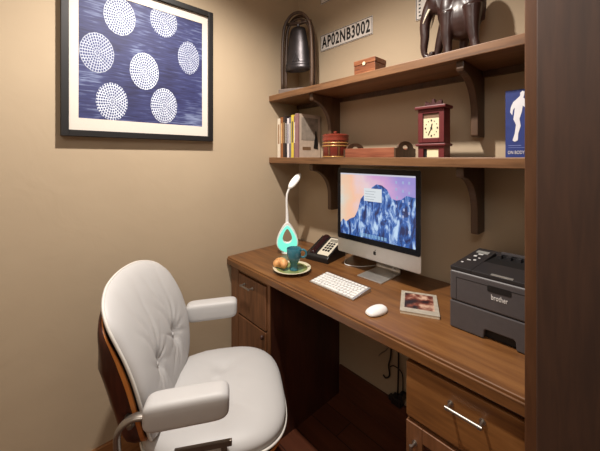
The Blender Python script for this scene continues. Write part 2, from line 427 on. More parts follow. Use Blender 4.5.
def lace_mat(white, seed):
    m, nt, b = newmat('lace_print_%d' % seed)
    tc = N(nt, 'ShaderNodeTexCoord'); mp = N(nt, 'ShaderNodeMapping')
    mp.inputs['Scale'].default_value = (0, 1 / .062, 1 / .084)
    nt.links.new(tc.outputs['Object'], mp.inputs['Vector'])
    ln = N(nt, 'ShaderNodeVectorMath', operation='LENGTH'); nt.links.new(mp.outputs[0], ln.inputs[0])
    sp = N(nt, 'ShaderNodeSeparateXYZ'); nt.links.new(mp.outputs[0], sp.inputs[0])
    at = N(nt, 'ShaderNodeMath', operation='ARCTAN2'); nt.links.new(sp.outputs[1], at.inputs[0]); nt.links.new(sp.outputs[2], at.inputs[1])
    def mth(op, a, bb=None):
        x = N(nt, 'ShaderNodeMath', operation=op)
        for i, v in enumerate((a, bb)):
            if v is None: continue
            if isinstance(v, (int, float)): x.inputs[i].default_value = v
            else: nt.links.new(v, x.inputs[i])
        return x.outputs[0]
    R = mth('MULTIPLY', ln.outputs['Value'], 7.0)
    ring = mth('FLOOR', R)
    fr = mth('FRACT', R)
    off = mth('MULTIPLY', ring, 1.7)
    cnt = mth('ADD', mth('MULTIPLY', ring, 5.0), 7.0)
    ang = mth('SINE', mth('ADD', mth('MULTIPLY', at.outputs[0], cnt), off))
    rr = mth('SINE', mth('MULTIPLY', fr, PI))
    val = mth('MULTIPLY', mth('ADD', ang, 1.25), rr)
    cell = mth('LESS_THAN', val, .72)
    nz = N(nt, 'ShaderNodeTexNoise'); nz.inputs['Scale'].default_value = 45 + seed; nz.inputs['Detail'].default_value = 3
    nt.links.new(tc.outputs['Object'], nz.inputs['Vector'])
    k = mth('MULTIPLY', cell, mth('MULTIPLY', mth('ADD', nz.outputs['Fac'], .45), white))
    k = mth('MINIMUM', k, 1.0)
    mix = N(nt, 'ShaderNodeMix', data_type='RGBA')
    mix.inputs['A'].default_value = lin((46, 54, 108)); mix.inputs['B'].default_value = lin((214, 222, 234))
    nt.links.new(k, mix.inputs['Factor']); nt.links.new(mix.outputs['Result'], b.inputs['Base Color'])
    b.inputs['Roughness'].default_value = .6
    return m
art = part('art_sheet', box(.010, .0165, aa - .004, ab + .004, ac - .004, ad + .004), print_mat(), pf)
lm = [lace_mat(.92, 1), lace_mat(.62, 2), lace_mat(.75, 3)]
for (cy, cz, ry, rz_, mi) in ((-1.105, 1.976, .063, .085, 0), (-.914, 2.013, .063, .080, 2), (-1.191, 1.792, .063, .086, 1), (-.79, 1.858, .056, .084, 1),
                              (-1.002, 1.748, .063, .087, 0), (-1.135, 1.588, .061, .083, 0), (-.913, 1.595, .062, .085, 0)):
    bm = bmesh.new(); vs = []
    for k in range(64):
        a = 2 * PI * k / 64; q = 1 + .012 * math.sin(a * 16)
        z = min(rz_ * q * math.sin(a), ad - cz)
        vs.append((ry * q * math.cos(a), z))
    prism(vs, 'x', 0, .0005, bm)
    o = part('lace_circle', bm, lm[mi], art, local=True)
    o.location = (.0165 - .001, cy + .988, cz - 1.428)

# ------------------------------------------------------------------ number plates on the back wall
def plate_thing(label, x0, x1, z0, z1):
    t = thing('number_plate', label, 'sign', ((x0 + x1) / 2, -.001, z0))
    bm = prism([(x0, z0), (x1, z0), (x1, z1), (x0, z1)], 'y', -.0045, -.001)
    part('plate', bm, M['plaq'], t, bevel=.0012)
    bm = bmesh.new(); b_ = .003; i_ = .0025
    for (a, b, c, d) in ((x0 + i_, x1 - i_, z0 + i_, z0 + i_ + b_), (x0 + i_, x1 - i_, z1 - i_ - b_, z1 - i_), (x0 + i_, x0 + i_ + b_, z0 + i_, z1 - i_), (x1 - i_ - b_, x1 - i_, z0 + i_, z1 - i_)):
        box(a, b, -.0052, -.0043, c, d, bm)
    part('border_line', bm, M['ink'], t)
    return t
t = plate_thing('white number plate reading AP02NB3002 with black characters', .215, .611, 2.022, 2.126)
text('lettering', 'AP02NB3002', .075, plane_front(.413, -.0052, 2.072), M['ink'], t, sx=.79, sz=1.32, bold=.0019)
for x in (.325, .50): part('screw', tube([(x, -.0035, 2.114), (x, -.0065, 2.114)], .003, 10), M['ink'], t)
t = plate_thing('white number plate cut off by the top of the picture, above the bell', .215, .43, 2.327, 2.431)
text('lettering', 'AP02', .075, plane_front(.322, -.0052, 2.377), M['ink'], t, sx=.79, sz=1.32, bold=.0019)
t = plate_thing('white plate with a column of small dark marks, behind the elephant head', .859, 1.14, 2.010, 2.16)
bm = bmesh.new()
for k in range(7): box(.875, .886 - (k % 2) * .003, -.0055, -.0043, 2.026 + k * .018, 2.033 + k * .018, bm)
part('dark_marks', bm, M['ink'], t)
bm = bmesh.new()
for k in range(5): tube([(.93 + k * .04, -.0043, 2.10), (.93 + k * .04, -.0055, 2.10)], .012, 12, bm)
part('dark_emblems', bm, M['ink'], t)

# ------------------------------------------------------------------ bell in a wooden frame
bt = thing('temple_bell', 'dark bronze bell hanging in a bent wooden hoop frame on upper shelf', 'bell', (.156, -.147, 1.735), math.radians(27))
part('base_slab', box(-.115, .115, -.05, .05, 0, .034), M['stone'], bt, local=True, bevel=.006)
def hoop(w_, y, zt, r):
    pts = [(-w_, y, .03), (-w_ * 1.02, y, .2), (-w_ * .97, y, .34)]
    for k in range(1, 12):
        a = PI * k / 12; pts.append((-w_ * .93 * math.cos(a), y, .375 + (zt - .375) * math.sin(a)))
    pts += [(w_ * .97, y, .34), (w_ * 1.02, y, .2), (w_, y, .03)]
    return tube(spline(pts, 3), r, 10, flat=(1, 1))
part('frame_hoop', hoop(.098, -.022, .508, .0095), M['bellw'], bt, local=True, smooth=True)
part('frame_hoop', hoop(.098, .028, .508, .0095), M['bellw'], bt, local=True, smooth=True)
part('inner_hoop', hoop(.082, .003, .478, .007), M['bellw'], bt, local=True, smooth=True)
bm = tube([(-.088, 0, .455), (-.04, 0, .452), (0, 0, .45), (.04, 0, .452), (.088, 0, .455)], [.008, .01, .012, .01, .008], 10)
part('crossbar', bm, M['bellw'], bt, local=True, smooth=True)
prof = [(0, .425), (.028, .424), (.040, .416), (.047, .395), (.053, .36), (.060, .31), (.066, .26), (.069, .21), (.071, .195), (.075, .19), (.073, .182), (.072, .176), (.076, .168), (.073, .156), (.064, .150), (.05, .17), (.0, .2)]
b_ = part('bell_body', lathe(prof, 40, (0, 0, 0), sx=1.13, sy=.6), M['bellm'], bt, local=True, smooth=True, angle=60)
bm = bmesh.new()
prism([(-.026, .20), (-.018, .20), (0, .245), (.018, .20), (.026, .20), (0, .262)], 'y', -.0445, -.036, bm)
box(-.012, .012, -.0455, -.037, .20, .215, bm)
tube([(0, -.038, .222), (0, -.044, .222)], .008, 12, bm)
part('relief_ornament', bm, M['bellm'], bt, local=True, bevel=.001)
part('hanger', tube([(0, 0, .43), (0, 0, .455)], .01, 10), M['bellm'], bt, local=True)

# ------------------------------------------------------------------ small wooden box, upper shelf
wb = thing('wooden_box', 'small carved brown wooden box on the upper shelf below the number plate', 'box', (.695, -.15, 1.735))
M['boxw'] = wood('mottled_box_wood', (84, 44, 26), (128, 74, 44), (160, 104, 66), 'X', .45, scale=3)
part('box_body', box(.634, .756, -.2, -.105, 1.735, 1.795), M['boxw'], wb, bevel=.002)
part('box_lid', box(.632, .758, -.202, -.103, 1.796, 1.82), M['boxw'], wb, bevel=.003)
bm = prism([(.69, 1.79), (.700, 1.79), (.704, 1.797), (.700, 1.806), (.69, 1.806), (.686, 1.797)], 'y', -.2045, -.2015)
part('clasp', bm, M['cream'], wb, label='pale inlaid clasp')

# ------------------------------------------------------------------ elephant
def elephant():
    t = thing('carved_elephant', 'polished dark wooden elephant with white tusk on the upper shelf', 'figurine', (1.08, -.13, 1.735))
    Y = -.115
    bm = bmesh.new()
    ball((1.112, Y, 1.916), (.078, .052, .100), bm, 24)
    ball((1.15, Y, 1.945), (.048, .05, .10), bm, 20)
    ball((1.065, Y, 1.955), (.05, .05, .095), bm, 20)
    ball((1.012, Y, 2.015), (.044, .036, .062), bm, 20)
    ball((.995, Y, 2.045), (.03, .03, .038), bm, 16)
    tube(spline([(1.0, Y, 2.03), (.975, Y, 1.985), (.958, Y, 1.93), (.957, Y, 1.87), (.953, Y, 1.82), (.957, Y, 1.793), (.971, Y, 1.779), (.987, Y, 1.786), (.990, Y, 1.800)], 6),
         [.030 - .018 * min(1, i / 30) for i in range(49)], 14, bm)
    def leg(xt, yt, zt, xb, yb, r0, r1, r2):
        xm = xt * .5 + xb * .5 - .004
        tube(spline([(xt, yt, zt), (xm, (yt + yb) / 2, (zt + 1.75) / 2), (xb, yb, 1.755), (xb, yb, 1.7355)], 6), [r0 + (r1 - r0) * min(1, i / 9) if i < 13 else r1 + (r2 - r1) * (i - 12) / 6 for i in range(19)], 14, bm)
    leg(1.068, Y - .030, 1.93, 1.07, Y - .034, .034, .017, .021)
    leg(1.040, Y + .030, 1.93, .988, Y + .034, .030, .015, .019)
    leg(1.158, Y - .028, 1.93, 1.172, Y - .032, .036, .017, .021)
    leg(1.135, Y + .028, 1.92, 1.098, Y + .032, .032, .015, .020)
    tube(spline([(1.185, Y, 1.99), (1.193, Y, 1.95), (1.192, Y, 1.90), (1.188, Y, 1.87)], 5), .006, 8, bm)
    o = part('body', bm, M['eleph'], t, smooth=True)
    r = o.modifiers.new('remesh', 'REMESH'); r.mode = 'VOXEL'; r.voxel_size = .0042; r.use_smooth_shade = True
    s = o.modifiers.new('smooth', 'SMOOTH'); s.iterations = 5; s.factor = .5
    for sy in (-1, 1):
        e = [(1.012, 2.06), (1.045, 2.07), (1.075, 2.045), (1.082, 2.0), (1.068, 1.955), (1.048, 1.935), (1.030, 1.955), (1.018, 1.99)]
        y0 = Y + sy * .046; bm = prism(e, 'y', y0 - .004, y0 + .004)
        bm.transform(Matrix.Translation((1.02, y0, 0)) @ Matrix.Rotation(-sy * .28, 4, 'Z') @ Matrix.Translation((-1.02, -y0, 0)))
        part('ear', bm, M['eleph'], t, smooth=True, sub=2)
        tube_ = tube(spline([(.988, Y + sy * .024, 1.975), (.980, Y + sy * .032, 1.953), (.972, Y + sy * .036, 1.932), (.966, Y + sy * .037, 1.918)], 5), [.006 - .0045 * i / 15 for i in range(16)], 10)
        part('tusk', tube_, M['ivory'], t, smooth=True, label='white tusk')
        part('eye', ball((.985, Y + sy * .035, 2.02), (.004, .003, .004)), M['ivory'], t, smooth=True, label='pale eye')
elephant()

# ------------------------------------------------------------------ books on the lower shelf
ZS = 1.34
def bookmat(name, c, **k): return plain(name, c, .55, noise=.06, nscale=60, **k)
M['pages'] = plain('book_pages', (226, 214, 190), .8, noise=.06, nscale=150)
bx = .014
BK = [(.029, .252, (226, 216, 198), 'cream-spined paperback, first book against the left wall', (150, 110, 70)),
      (.026, .258, (150, 96, 58), 'brown-spined book second from the left wall', (214, 180, 130)),
      (.018, .262, (60, 46, 42), 'dark brown slim book between the brown and black books', (170, 140, 100)),
      (.020, .256, (34, 30, 36), 'black-spined book in the middle of the shelf row', (190, 184, 180)),
      (.018, .246, (228, 222, 224), 'white-spined book just right of the black one', (70, 60, 90)),
      (.018, .250, (112, 108, 118), 'grey-purple slim book left of the yellow one', (220, 214, 200)),
      (.024, .262, (214, 190, 74), 'yellow-spined book in the shelf row', (60, 60, 60)),
      (.014, .254, (120, 92, 96), 'thin mauve book just right of the yellow one', (230, 220, 210))]
for (tw, h, c, lab, c2) in BK:
    t = thing('book', lab, 'book', (bx + tw / 2, -.11, ZS), 0, 'books on the lower shelf')
    tk = .002; d0 = -.2
    bm = bmesh.new()
    prism([(bx, d0), (bx + tw - .001, d0), (bx + tw - .001, -.02), (bx + tw - .001 - tk, -.02), (bx + tw - .001 - tk, d0 + tk), (bx + tk, d0 + tk), (bx + tk, -.02), (bx, -.02)], 'z', ZS, ZS + h, bm)
    part('cover', bm, bookmat('cover_' + lab[:6], c), t)
    part('pages', box(bx + tk, bx + tw - .001 - tk, d0 + tk, -.023, ZS + .003, ZS + h - .003), M['pages'], t)
    bm = box(bx + tw * .25, bx + tw * .68, d0 - .0006, d0 + .0006, ZS + h * .35, ZS + h * .85)
    part('spine_title', bm, bookmat('title_' + lab[:6], c2), t)
    bx += tw + .0012
# last, big book shows its right-hand cover
t = thing('book', 'large pale book with a grey picture on its cover, right end of the row', 'book', (.225, -.11, ZS), 0, 'books on the lower shelf')
x0 = bx + .001; x1 = x0 + .030
prism_pts = [(x0, -.205), (x1, -.205), (x1, -.012), (x1 - .003, -.012), (x1 - .003, -.202), (x0 + .003, -.202), (x0 + .003, -.012), (x0, -.012)]
cv = part('cover', prism(prism_pts, 'z', ZS, ZS + .266), plain('pale_cover', (196, 178, 160), .5, noise=.08, nscale=30), t)
part('pages', box(x0 + .003, x1 - .003, -.202, -.016, ZS + .003, ZS + .262), M['pages'], t)
part('spine_band', box(x0 - .0002, x1 + .0002, -.2055, -.196, ZS + .001, ZS + .265), plain('mauve_band', (140, 104, 104), .5, noise=.1), t)
part('cover_picture', box(x1, x1 + .0008, -.180, -.035, ZS + .105, ZS + .245), plain('grey_picture', (150, 138, 126), .5, noise=.25, nscale=26), t)
bm = prism([(-.075, ZS + .055), (-.035, ZS + .05), (-.038, ZS + .10), (-.046, ZS + .135), (-.05, ZS + .165), (-.06, ZS + .165), (-.062, ZS + .13), (-.07, ZS + .095)], 'x', x1 + .0008, x1 + .0016)
part('dark_figure', bm, M['ink'], t, label='dark printed figure')
part('cover_caption', box(x1, x1 + .0008, -.17, -.10, ZS + .045, ZS + .065), plain('brown_caption', (120, 90, 64), .5, noise=.1), t)

# ------------------------------------------------------------------ lacquered jar
jt = thing('lidded_jar', 'round red-brown lacquered jar with gold bands and lid, beside the books', 'jar', (.467, -.15, ZS))
def jar_mat():
    m, nt, b = newmat('lacquer_pattern')
    tc = N(nt, 'ShaderNodeTexCoord'); sp = N(nt, 'ShaderNodeSeparateXYZ'); nt.links.new(tc.outputs['Object'], sp.inputs[0])
    at = N(nt, 'ShaderNodeMath', operation='ARCTAN2'); nt.links.new(sp.outputs[1], at.inputs[0]); nt.links.new(sp.outputs[0], at.inputs[1])
    m1 = N(nt, 'ShaderNodeMath', operation='MULTIPLY'); m1.inputs[1].default_value = 8; nt.links.new(at.outputs[0], m1.inputs[0])
    s = N(nt, 'ShaderNodeMath', operation='SINE'); nt.links.new(m1.outputs[0], s.inputs[0])
    r = N(nt, 'ShaderNodeValToRGB'); e = r.color_ramp.elements; r.color_ramp.interpolation = 'CONSTANT'
    e[0].position = 0; e[0].color = lin((112, 40, 30)); e[1].position = .97; e[1].color = lin((140, 100, 60))
    q = e.new(.55); q.color = lin((66, 30, 24))
    nt.links.new(s.outputs[0], r.inputs[0]); nt.links.new(r.outputs[0], b.inputs['Base Color'])
    b.inputs['Roughness'].default_value = .3; b.inputs['Coat Weight'].default_value = .4
    return m
M['gold'] = plain('gold_lacquer', (178, 136, 78), .35, .3, noise=.15, nscale=60)
M['lacq'] = plain('red_lacquer', (126, 52, 38), .28, noise=.15, nscale=40, coat=.4)
part('jar_body', lathe([(0, 0), (.066, 0), (.070, .004), (.071, .06), (.070, .088), (.06, .09), (0, .09)], 40), jar_mat(), jt, local=True, smooth=True, angle=50)
for z in (.062, .078):
    part('gold_band', lathe([(.0695, z - .004), (.0728, z - .003), (.0728, z + .003), (.0695, z + .004)], 40), M['gold'], jt, local=True, smooth=True)
part('gold_band', lathe([(.0695, .001), (.0722, .002), (.0722, .006), (.0695, .007)], 40), M['gold'], jt, local=True, smooth=True)
lid = part('lid', lathe([(.06, .0905), (.072, .0905), (.0725, .10), (.0715, .112), (.0735, .116), (.0735, .122), (.066, .127), (.03, .130), (0, .131)], 40), M['lacq'], jt, local=True, smooth=True, angle=40)
part('knob', lathe([(.008, .130), (.006, .134), (.012, .139), (.008, .144), (0, .145)], 16), M['lacq'], lid, local=True, smooth=True)

# ------------------------------------------------------------------ wooden tray
tt = thing('wooden_tray', 'long wooden tray with dark arched handle ends, between jar and clock', 'tray', (.73, -.13, ZS))
M['trayw'] = wood('tray_wood', (104, 54, 38), (136, 78, 56), (158, 98, 72), 'X', .4, knots=False)
bm = box(.592, .868, -.22, -.212, ZS, ZS + .044); box(.592, .868, -.048, -.04, ZS, ZS + .044, bm); box(.592, .868, -.212, -.048, ZS, ZS + .008, bm)
part('tray_body', bm, M['trayw'], tt, bevel=.0015)
for x in (.584, .868):
    n = 20; out = [(-.222, ZS), (-.038, ZS)] + [(-.038, ZS + .04)]
    for k in range(n + 1):
        a = PI * k / n; out.append((-.13 + .07 * math.cos(a), ZS + .044 + .03 * math.sin(a)))
    out.append((-.222, ZS + .04))
    hole = [(-.13 + .028 * math.cos(2 * PI * k / 24), ZS + .046 + .011 * math.sin(2 * PI * k / 24)) for k in range(24)]
    bm = bmesh.new()
    bm2 = bmesh.new()
    # filled outline with a hole
    vo = [bm.verts.new((x, p[0], p[1])) for p in out]; vh = [bm.verts.new((x, p[0], p[1])) for p in hole]
    eds = [bm.edges.new((vo[i], vo[(i + 1) % len(vo)])) for i in range(len(vo))] + [bm.edges.new((vh[i], vh[(i + 1) % len(vh)])) for i in range(len(vh))]
    g = bmesh.ops.triangle_fill(bm, edges=eds, use_beauty=True)
    ex = bmesh.ops.extrude_face_region(bm, geom=bm.faces[:])
    bmesh.ops.translate(bm, vec=(.0078, 0, 0), verts=[v for v in ex['geom'] if isinstance(v, bmesh.types.BMVert)])
    part('end_handle', bm, M['bracket'], tt)

# ------------------------------------------------------------------ red clock
ct = thing('mantel_clock', 'red wooden mantel clock with cream dial on the lower shelf', 'clock', (1.03, -.19, ZS))
cx0, cx1, cy0, cy1 = .977, 1.082, -.22, -.16
part('clock_case', box(cx0, cx1, cy0 + .008, cy1, ZS, ZS + .195), M['red'], ct)
bm = bmesh.new()
zz = ZS + .060
for (a, b, c, d) in ((cx0, cx0 + .020, zz, ZS + .195), (cx1 - .020, cx1, zz, ZS + .195), (cx0 + .02, cx1 - .02, zz, zz + .018), (cx0 + .02, cx1 - .02, ZS + .178, ZS + .195)):
    box(a, b, cy0, cy0 + .0078, c, d, bm)
part('door_frame', bm, M['red'], ct, bevel=.0015)
part('ledge', box(cx0 - .008, cx1 + .008, cy0 - .008, cy1 + .004, ZS + .045, ZS + .056), M['red'], ct, bevel=.003)
bm = box(cx0, cx0 + .022, cy0, cy0 + .0078, ZS, ZS + .045); box(cx1 - .022, cx1, cy0, cy0 + .0078, ZS, ZS + .045, bm); box(cx0 + .022, cx1 - .022, cy0, cy0 + .0078, ZS + .034, ZS + .045, bm)
part('base_frame', bm, M['red'], ct, bevel=.001)
part('base_panel', box(cx0 + .036, cx1 - .022, cy0 + .004, cy0 + .0079, ZS + .001, ZS + .034), M['cream'], ct, label='cream lower panel')
part('pendulum_hole', box(cx0 + .022, cx0 + .036, cy0 + .0072, cy0 + .0079, ZS + .001, ZS + .034), M['void'], ct)
part('cornice', box(cx0 - .010, cx1 + .010, cy0 - .012, cy1 + .006, ZS + .1955, ZS + .208), M['red'], ct, bevel=.003)
cr = [(cx0 + .022, 0)]
for k in range(0, 33):
    u = k / 32; cr.append((cx0 + .022 + u * .068, .010 + .008 * abs(math.sin(u * PI * 3.0)) + (.012 if .42 < u < .58 else 0) + (.008 if u > .9 or u < .08 else 0)))
cr.append((cx1 - .015, 0))
part('carved_crest', prism([(a, ZS + .208 + b) for a, b in cr], 'y', cy0 + .015, cy0 + .028), M['reddark'], ct, label='dark carved crest')
part('dial_recess', box(cx0 + .02, cx1 - .02, cy0 + .0065, cy0 + .0079, zz + .018, ZS + .178), plain('dial_backing', (120, 92, 72), .6, noise=.15, nscale=40), ct)
dl = part('dial', box(cx0 + .0215, cx1 - .0215, cy0 + .0050, cy0 + .0064, zz + .019, ZS + .158), M['cream'], ct)
dcx, dcz = (cx0 + cx1) / 2 + .001, ZS + .118
bm = bmesh.new()
for k in range(12):
    a = 2 * PI * k / 12
    px_, pz_ = dcx + .024 * math.sin(a), dcz + .031 * math.cos(a)
    r = .0016 if k % 3 else .0026
    box(px_ - r, px_ + r, cy0 + .0042, cy0 + .0050, pz_ - r * 1.4, pz_ + r * 1.4, bm)
part('hour_marks', bm, M['ink'], dl)
bm = bmesh.new()
tube([(dcx, cy0 + .004, dcz), (dcx - .012, cy0 + .004, dcz - .026)], .0013, 6, bm)
part('clock_hand', bm, M['ink'], dl)
bm = tube([(dcx, cy0 + .0035, dcz), (dcx + .003, cy0 + .0035, dcz + .018)], .0017, 6)
tube([(dcx, cy0 + .002, dcz), (dcx, cy0 + .005, dcz)], .004, 12, bm)
part('clock_hand', bm, M['ink'], dl)

# ------------------------------------------------------------------ blue book standing on the right
bb = thing('blue_book', 'blue book with a white human silhouette on its cover, standing by the tall cabinet', 'book', (1.33, -.14, ZS))
M['blue'] = plain('blue_cover', (42, 58, 122), .45, noise=.12, nscale=40)
bx0, bx1 = 1.269, 1.396
part('cover', prism([(bx0, -.15), (bx1, -.15), (bx1, -.148), (bx0 + .002, -.148), (bx0 + .002, -.132), (bx1, -.132), (bx1, -.13), (bx0, -.13)], 'z', ZS, ZS + .238), M['blue'], bb)
part('pages', box(bx0 + .002, bx1 - .003, -.148, -.132, ZS + .002, ZS + .236), M['pages'], bb)
bm = bmesh.new()
def blob(pts, rr): tube([(a, -.1502, b) for a, b in pts], rr, 10, bm, flat=(1, .05), up=(0, 0, 1)) if False else None
sil = [(1.302, 1.395), (1.312, 1.400), (1.314, 1.425), (1.322, 1.450), (1.318, 1.475), (1.326, 1.500), (1.329, 1.520), (1.340, 1.510), (1.346, 1.492), (1.350, 1.496), (1.347, 1.520), (1.338, 1.540), (1.331, 1.548),
       (1.334, 1.556), (1.335, 1.568), (1.328, 1.572), (1.321, 1.566), (1.320, 1.555), (1.312, 1.548), (1.296, 1.535), (1.288, 1.518), (1.286, 1.500), (1.293, 1.490), (1.296, 1.508), (1.302, 1.516), (1.300, 1.495), (1.297, 1.475), (1.306, 1.455), (1.302, 1.425), (1.294, 1.400)]
part('silhouette', prism([(1.324 + (a - 1.324) * .85 - .008, b) for a, b in sil], 'y', -.1508, -.1499), plain('white_print', (226, 226, 232), .5, noise=.03), bb, label='white figure silhouette')
text('cover_title', 'ON BODY', .014, plane_front(1.301, -.1503, 1.357), M['logo'], bb, sx=.75, sz=1.2)
bm = box(1.278, 1.39, -.1506, -.1499, 1.374, 1.3752); box(1.278, 1.315, -.1506, -.1499, 1.381, 1.383, bm)
part('rule_lines', bm, plain('light_blue_print', (120, 134, 190), .5, noise=.02), bb)

# ------------------------------------------------------------------ desktop computer
it = thing('desktop_computer', 'silver all-in-one desktop computer showing a mountain wallpaper, on the worktop', 'computer', (.754, -.15, .77))
ix0, ix1, iz0, iz1 = .528, .98, .850, 1.286
def rrect(x0, x1, z0, z1, r, n=5):
    p = []
    for cx, cz, a0 in ((x1 - r, z1 - r, 0), (x0 + r, z1 - r, PI / 2), (x0 + r, z0 + r, PI), (x1 - r, z0 + r, 3 * PI / 2)):
        for k in range(n + 1):
            a = a0 + PI / 2 * k / n; p.append((cx + r * math.cos(a), cz + r * math.sin(a)))
    return p
bm = bmesh.new()
rings = []
for (y, s, r) in ((-.2, 1.0, .010), (-.1975, 1.0, .010), (-.175, .84, .04), (-.155, .55, .06), (-.150, .3, .04)):
    cx, cz = (ix0 + ix1) / 2, (iz0 + iz1) / 2; hx, hz = (ix1 - ix0) / 2 * s, (iz1 - iz0) / 2 * s
    rings.append([bm.verts.new((p[0], y, p[1])) for p in rrect(cx - hx, cx + hx, cz - hz, cz + hz, min(r, hz * .9))])
for a, b in zip(rings, rings[1:]):
    for i in range(len(a)): bm.faces.new((a[i], a[(i + 1) % len(a)], b[(i + 1) % len(a)], b[i]))
bm.faces.new(rings[0]); bm.faces.new(rings[-1][::-1])
part('housing', bm, M['alum'], it, smooth=True, angle=35)
gp = rrect(ix0, ix1, .921, iz1, .010); gp = [(a, max(b, .921)) for a, b in gp]
gl = part('glass_front', prism([p for p in rrect(ix0 + .0005, ix1 - .0005, .921, iz1 - .0005, .009)], 'y', -.2022, -.2001), plain('black_glass', (8, 10, 18), .2, spec=.3, noise=.05), it)
def screen_mat():
    m, nt, b = newmat('wallpaper_sky')
    tc = N(nt, 'ShaderNodeTexCoord'); sp = N(nt, 'ShaderNodeSeparateXYZ'); nt.links.new(tc.outputs['Generated'], sp.inputs[0])
    n = N(nt, 'ShaderNodeTexNoise'); n.inputs['Scale'].default_value = 2.6; n.inputs['Detail'].default_value = 4
    nt.links.new(tc.outputs['Generated'], n.inputs['Vector'])
    a = N(nt, 'ShaderNodeMath', operation='MULTIPLY_ADD'); a.inputs[1].default_value = .6
    nt.links.new(n.outputs['Fac'], a.inputs[0]); 
    s = N(nt, 'ShaderNodeMath', operation='MULTIPLY'); s.inputs[1].default_value = .75; nt.links.new(sp.outputs[0], s.inputs[0])
    nt.links.new(s.outputs[0], a.inputs[2])
    r = N(nt, 'ShaderNodeValToRGB'); e = r.color_ramp.elements
    e[0].position = .2; e[0].color = lin((206, 214, 208)); e[1].position = 1.0; e[1].color = lin((150, 140, 206))
    for p, c in ((.36, (232, 196, 168)), (.46, (240, 190, 160)), (.6, (226, 200, 206)), (.76, (206, 160, 206))):
        q = e.new(p); q.color = lin(c)
    nt.links.new(a.outputs[0], r.inputs[0])
    b.inputs['Base Color'].default_value = (0.02, 0.02, 0.02, 1); b.inputs['Roughness'].default_value = .15
    nt.links.new(r.outputs[0], b.inputs['Emission Color']); b.inputs['Emission Strength'].default_value = 1.0
    return m
def rock_mat():
    m, nt, b = newmat('wallpaper_rock')
    tc = N(nt, 'ShaderNodeTexCoord'); mp = N(nt, 'ShaderNodeMapping'); mp.inputs['Scale'].default_value = (34, 1, 12); mp.inputs['Rotation'].default_value = (0, .35, 0)
    nt.links.new(tc.outputs['Object'], mp.inputs['Vector'])
    n = N(nt, 'ShaderNodeTexNoise'); n.inputs['Scale'].default_value = 1; n.inputs['Detail'].default_value = 7; n.inputs['Distortion'].default_value = .8
    n.inputs['Roughness'].default_value = .65
    nt.links.new(mp.outputs[0], n.inputs['Vector'])
    r = N(nt, 'ShaderNodeValToRGB'); e = r.color_ramp.elements
    e[0].position = .40; e[0].color = lin((8, 30, 84)); e[1].position = .64; e[1].color = lin((190, 216, 242))
    q = e.new(.51); q.color = lin((40, 96, 176))
    nt.links.new(n.outputs['Fac'], r.inputs[0])
    b.inputs['Base Color'].default_value = (0.02, 0.02, 0.02, 1); b.inputs['Roughness'].default_value = .15
    nt.links.new(r.outputs[0], b.inputs['Emission Color']); b.inputs['Emission Strength'].default_value = 1.0
    return m
sx0, sx1, sz0, sz1 = .549, .958, .949, 1.260
scr = part('screen', box(sx0, sx1, -.2028, -.2021, sz0, sz1), screen_mat(), gl, label='lit screen with sky wallpaper')
def S(u, v): return (sx0 + u * (sx1 - sx0), sz0 + v * (sz1 - sz0))
ridge = [(0, 0), (0, .17), (.04, .24), (.09, .20), (.15, .26), (.22, .30), (.27, .42), (.31, .60), (.35, .66), (.42, .68), (.47, .80), (.53, .85), (.60, .84), (.67, .78), (.72, .66), (.78, .64), (.84, .66), (.90, .72), (1, .70), (1, 0)]
part('wallpaper_mountain', prism([S(*p) for p in ridge], 'y', -.2031, -.2027), rock_mat(), gl)
def emis(name, c, s=1.0): return plain(name, (8, 8, 8), .3, noise=.0, emit=c, es=s)
rw = part('open_window', box(*[S(.36, 0)[0], S(.60, 0)[0]], -.2035, -.203, S(0, .58)[1], S(0, .78)[1]), emis('window_white', (226, 232, 236), .9), gl, label='white open window')
bm = bmesh.new()
for k in range(4): box(S(.375 + .0 * k, 0)[0], S(.5 + .02 * (k % 2), 0)[0], -.2038, -.2034, S(0, .61 + .04 * k)[1], S(0, .615 + .04 * k)[1], bm)
part('window_text', bm, emis('grey_text', (150, 160, 170), .7), gl)
ICON = emis('icon_pale', (176, 190, 232), .8)
for (u, v) in [(.78, .9), (.78, .8), (.79, .68), (.78, .56), (.86, .9), (.86, .78), (.86, .64), (.87, .52), (.93, .9), (.93, .76), (.93, .62), (.93, .48), (.93, .22), (.86, .42)]:
    a, b = S(u, v); part('desktop_icon', box(a - .004, a + .004, -.2036, -.203, b - .006, b + .006), ICON, gl)
bm = bmesh.new()
for k in range(9):
    a, b = S(.31 + k * .042, .045); box(a - .006, a + .006, -.2036, -.203, b - .008, b + .008, bm)
part('dock_icons', bm, emis('dock_pale', (130, 176, 220), .8), gl)
part('menu_bar', box(sx0, sx1, -.2034, -.203, sz1 - .007, sz1), emis('menu_white', (216, 216, 228), .85), gl)
# chin emblem: a bitten apple with a leaf
ap = []
acx, acz = .754, .886
for k in range(40):
    a = 2 * PI * k / 40
    r = .0085 * (1 + .10 * math.cos(2 * a)) ; q = .010
    x = r * math.sin(a); z = q * math.cos(a) * (1 - .18 * math.exp(-(math.sin(a) / .25) ** 2))
    if math.hypot(x - .0105, z - .001) < .0048:
        d = math.atan2(z - .001, x - .0105); x = .0105 + .0048 * math.cos(d); z = .001 + .0048 * math.sin(d)
    ap.append((acx + x, acz + z))
bm = prism(ap, 'y', -.2006, -.1999)
prism([(acx + .0005, acz + .0105), (acx + .0045, acz + .0125), (acx + .0055, acz + .018), (acx + .0015, acz + .0155)], 'y', -.2006, -.1999, bm)
part('chin_emblem', bm, M['ink'], it, label='black apple emblem')
st = bmesh.new()
prof = [(-.244, .77), (-.244, .775), (-.085, .775), (-.072, .782), (-.070, .80), (-.128, .96), (-.150, 1.02), (-.158, 1.02), (-.136, .955), (-.08, .795), (-.062, .782), (-.064, .77)]
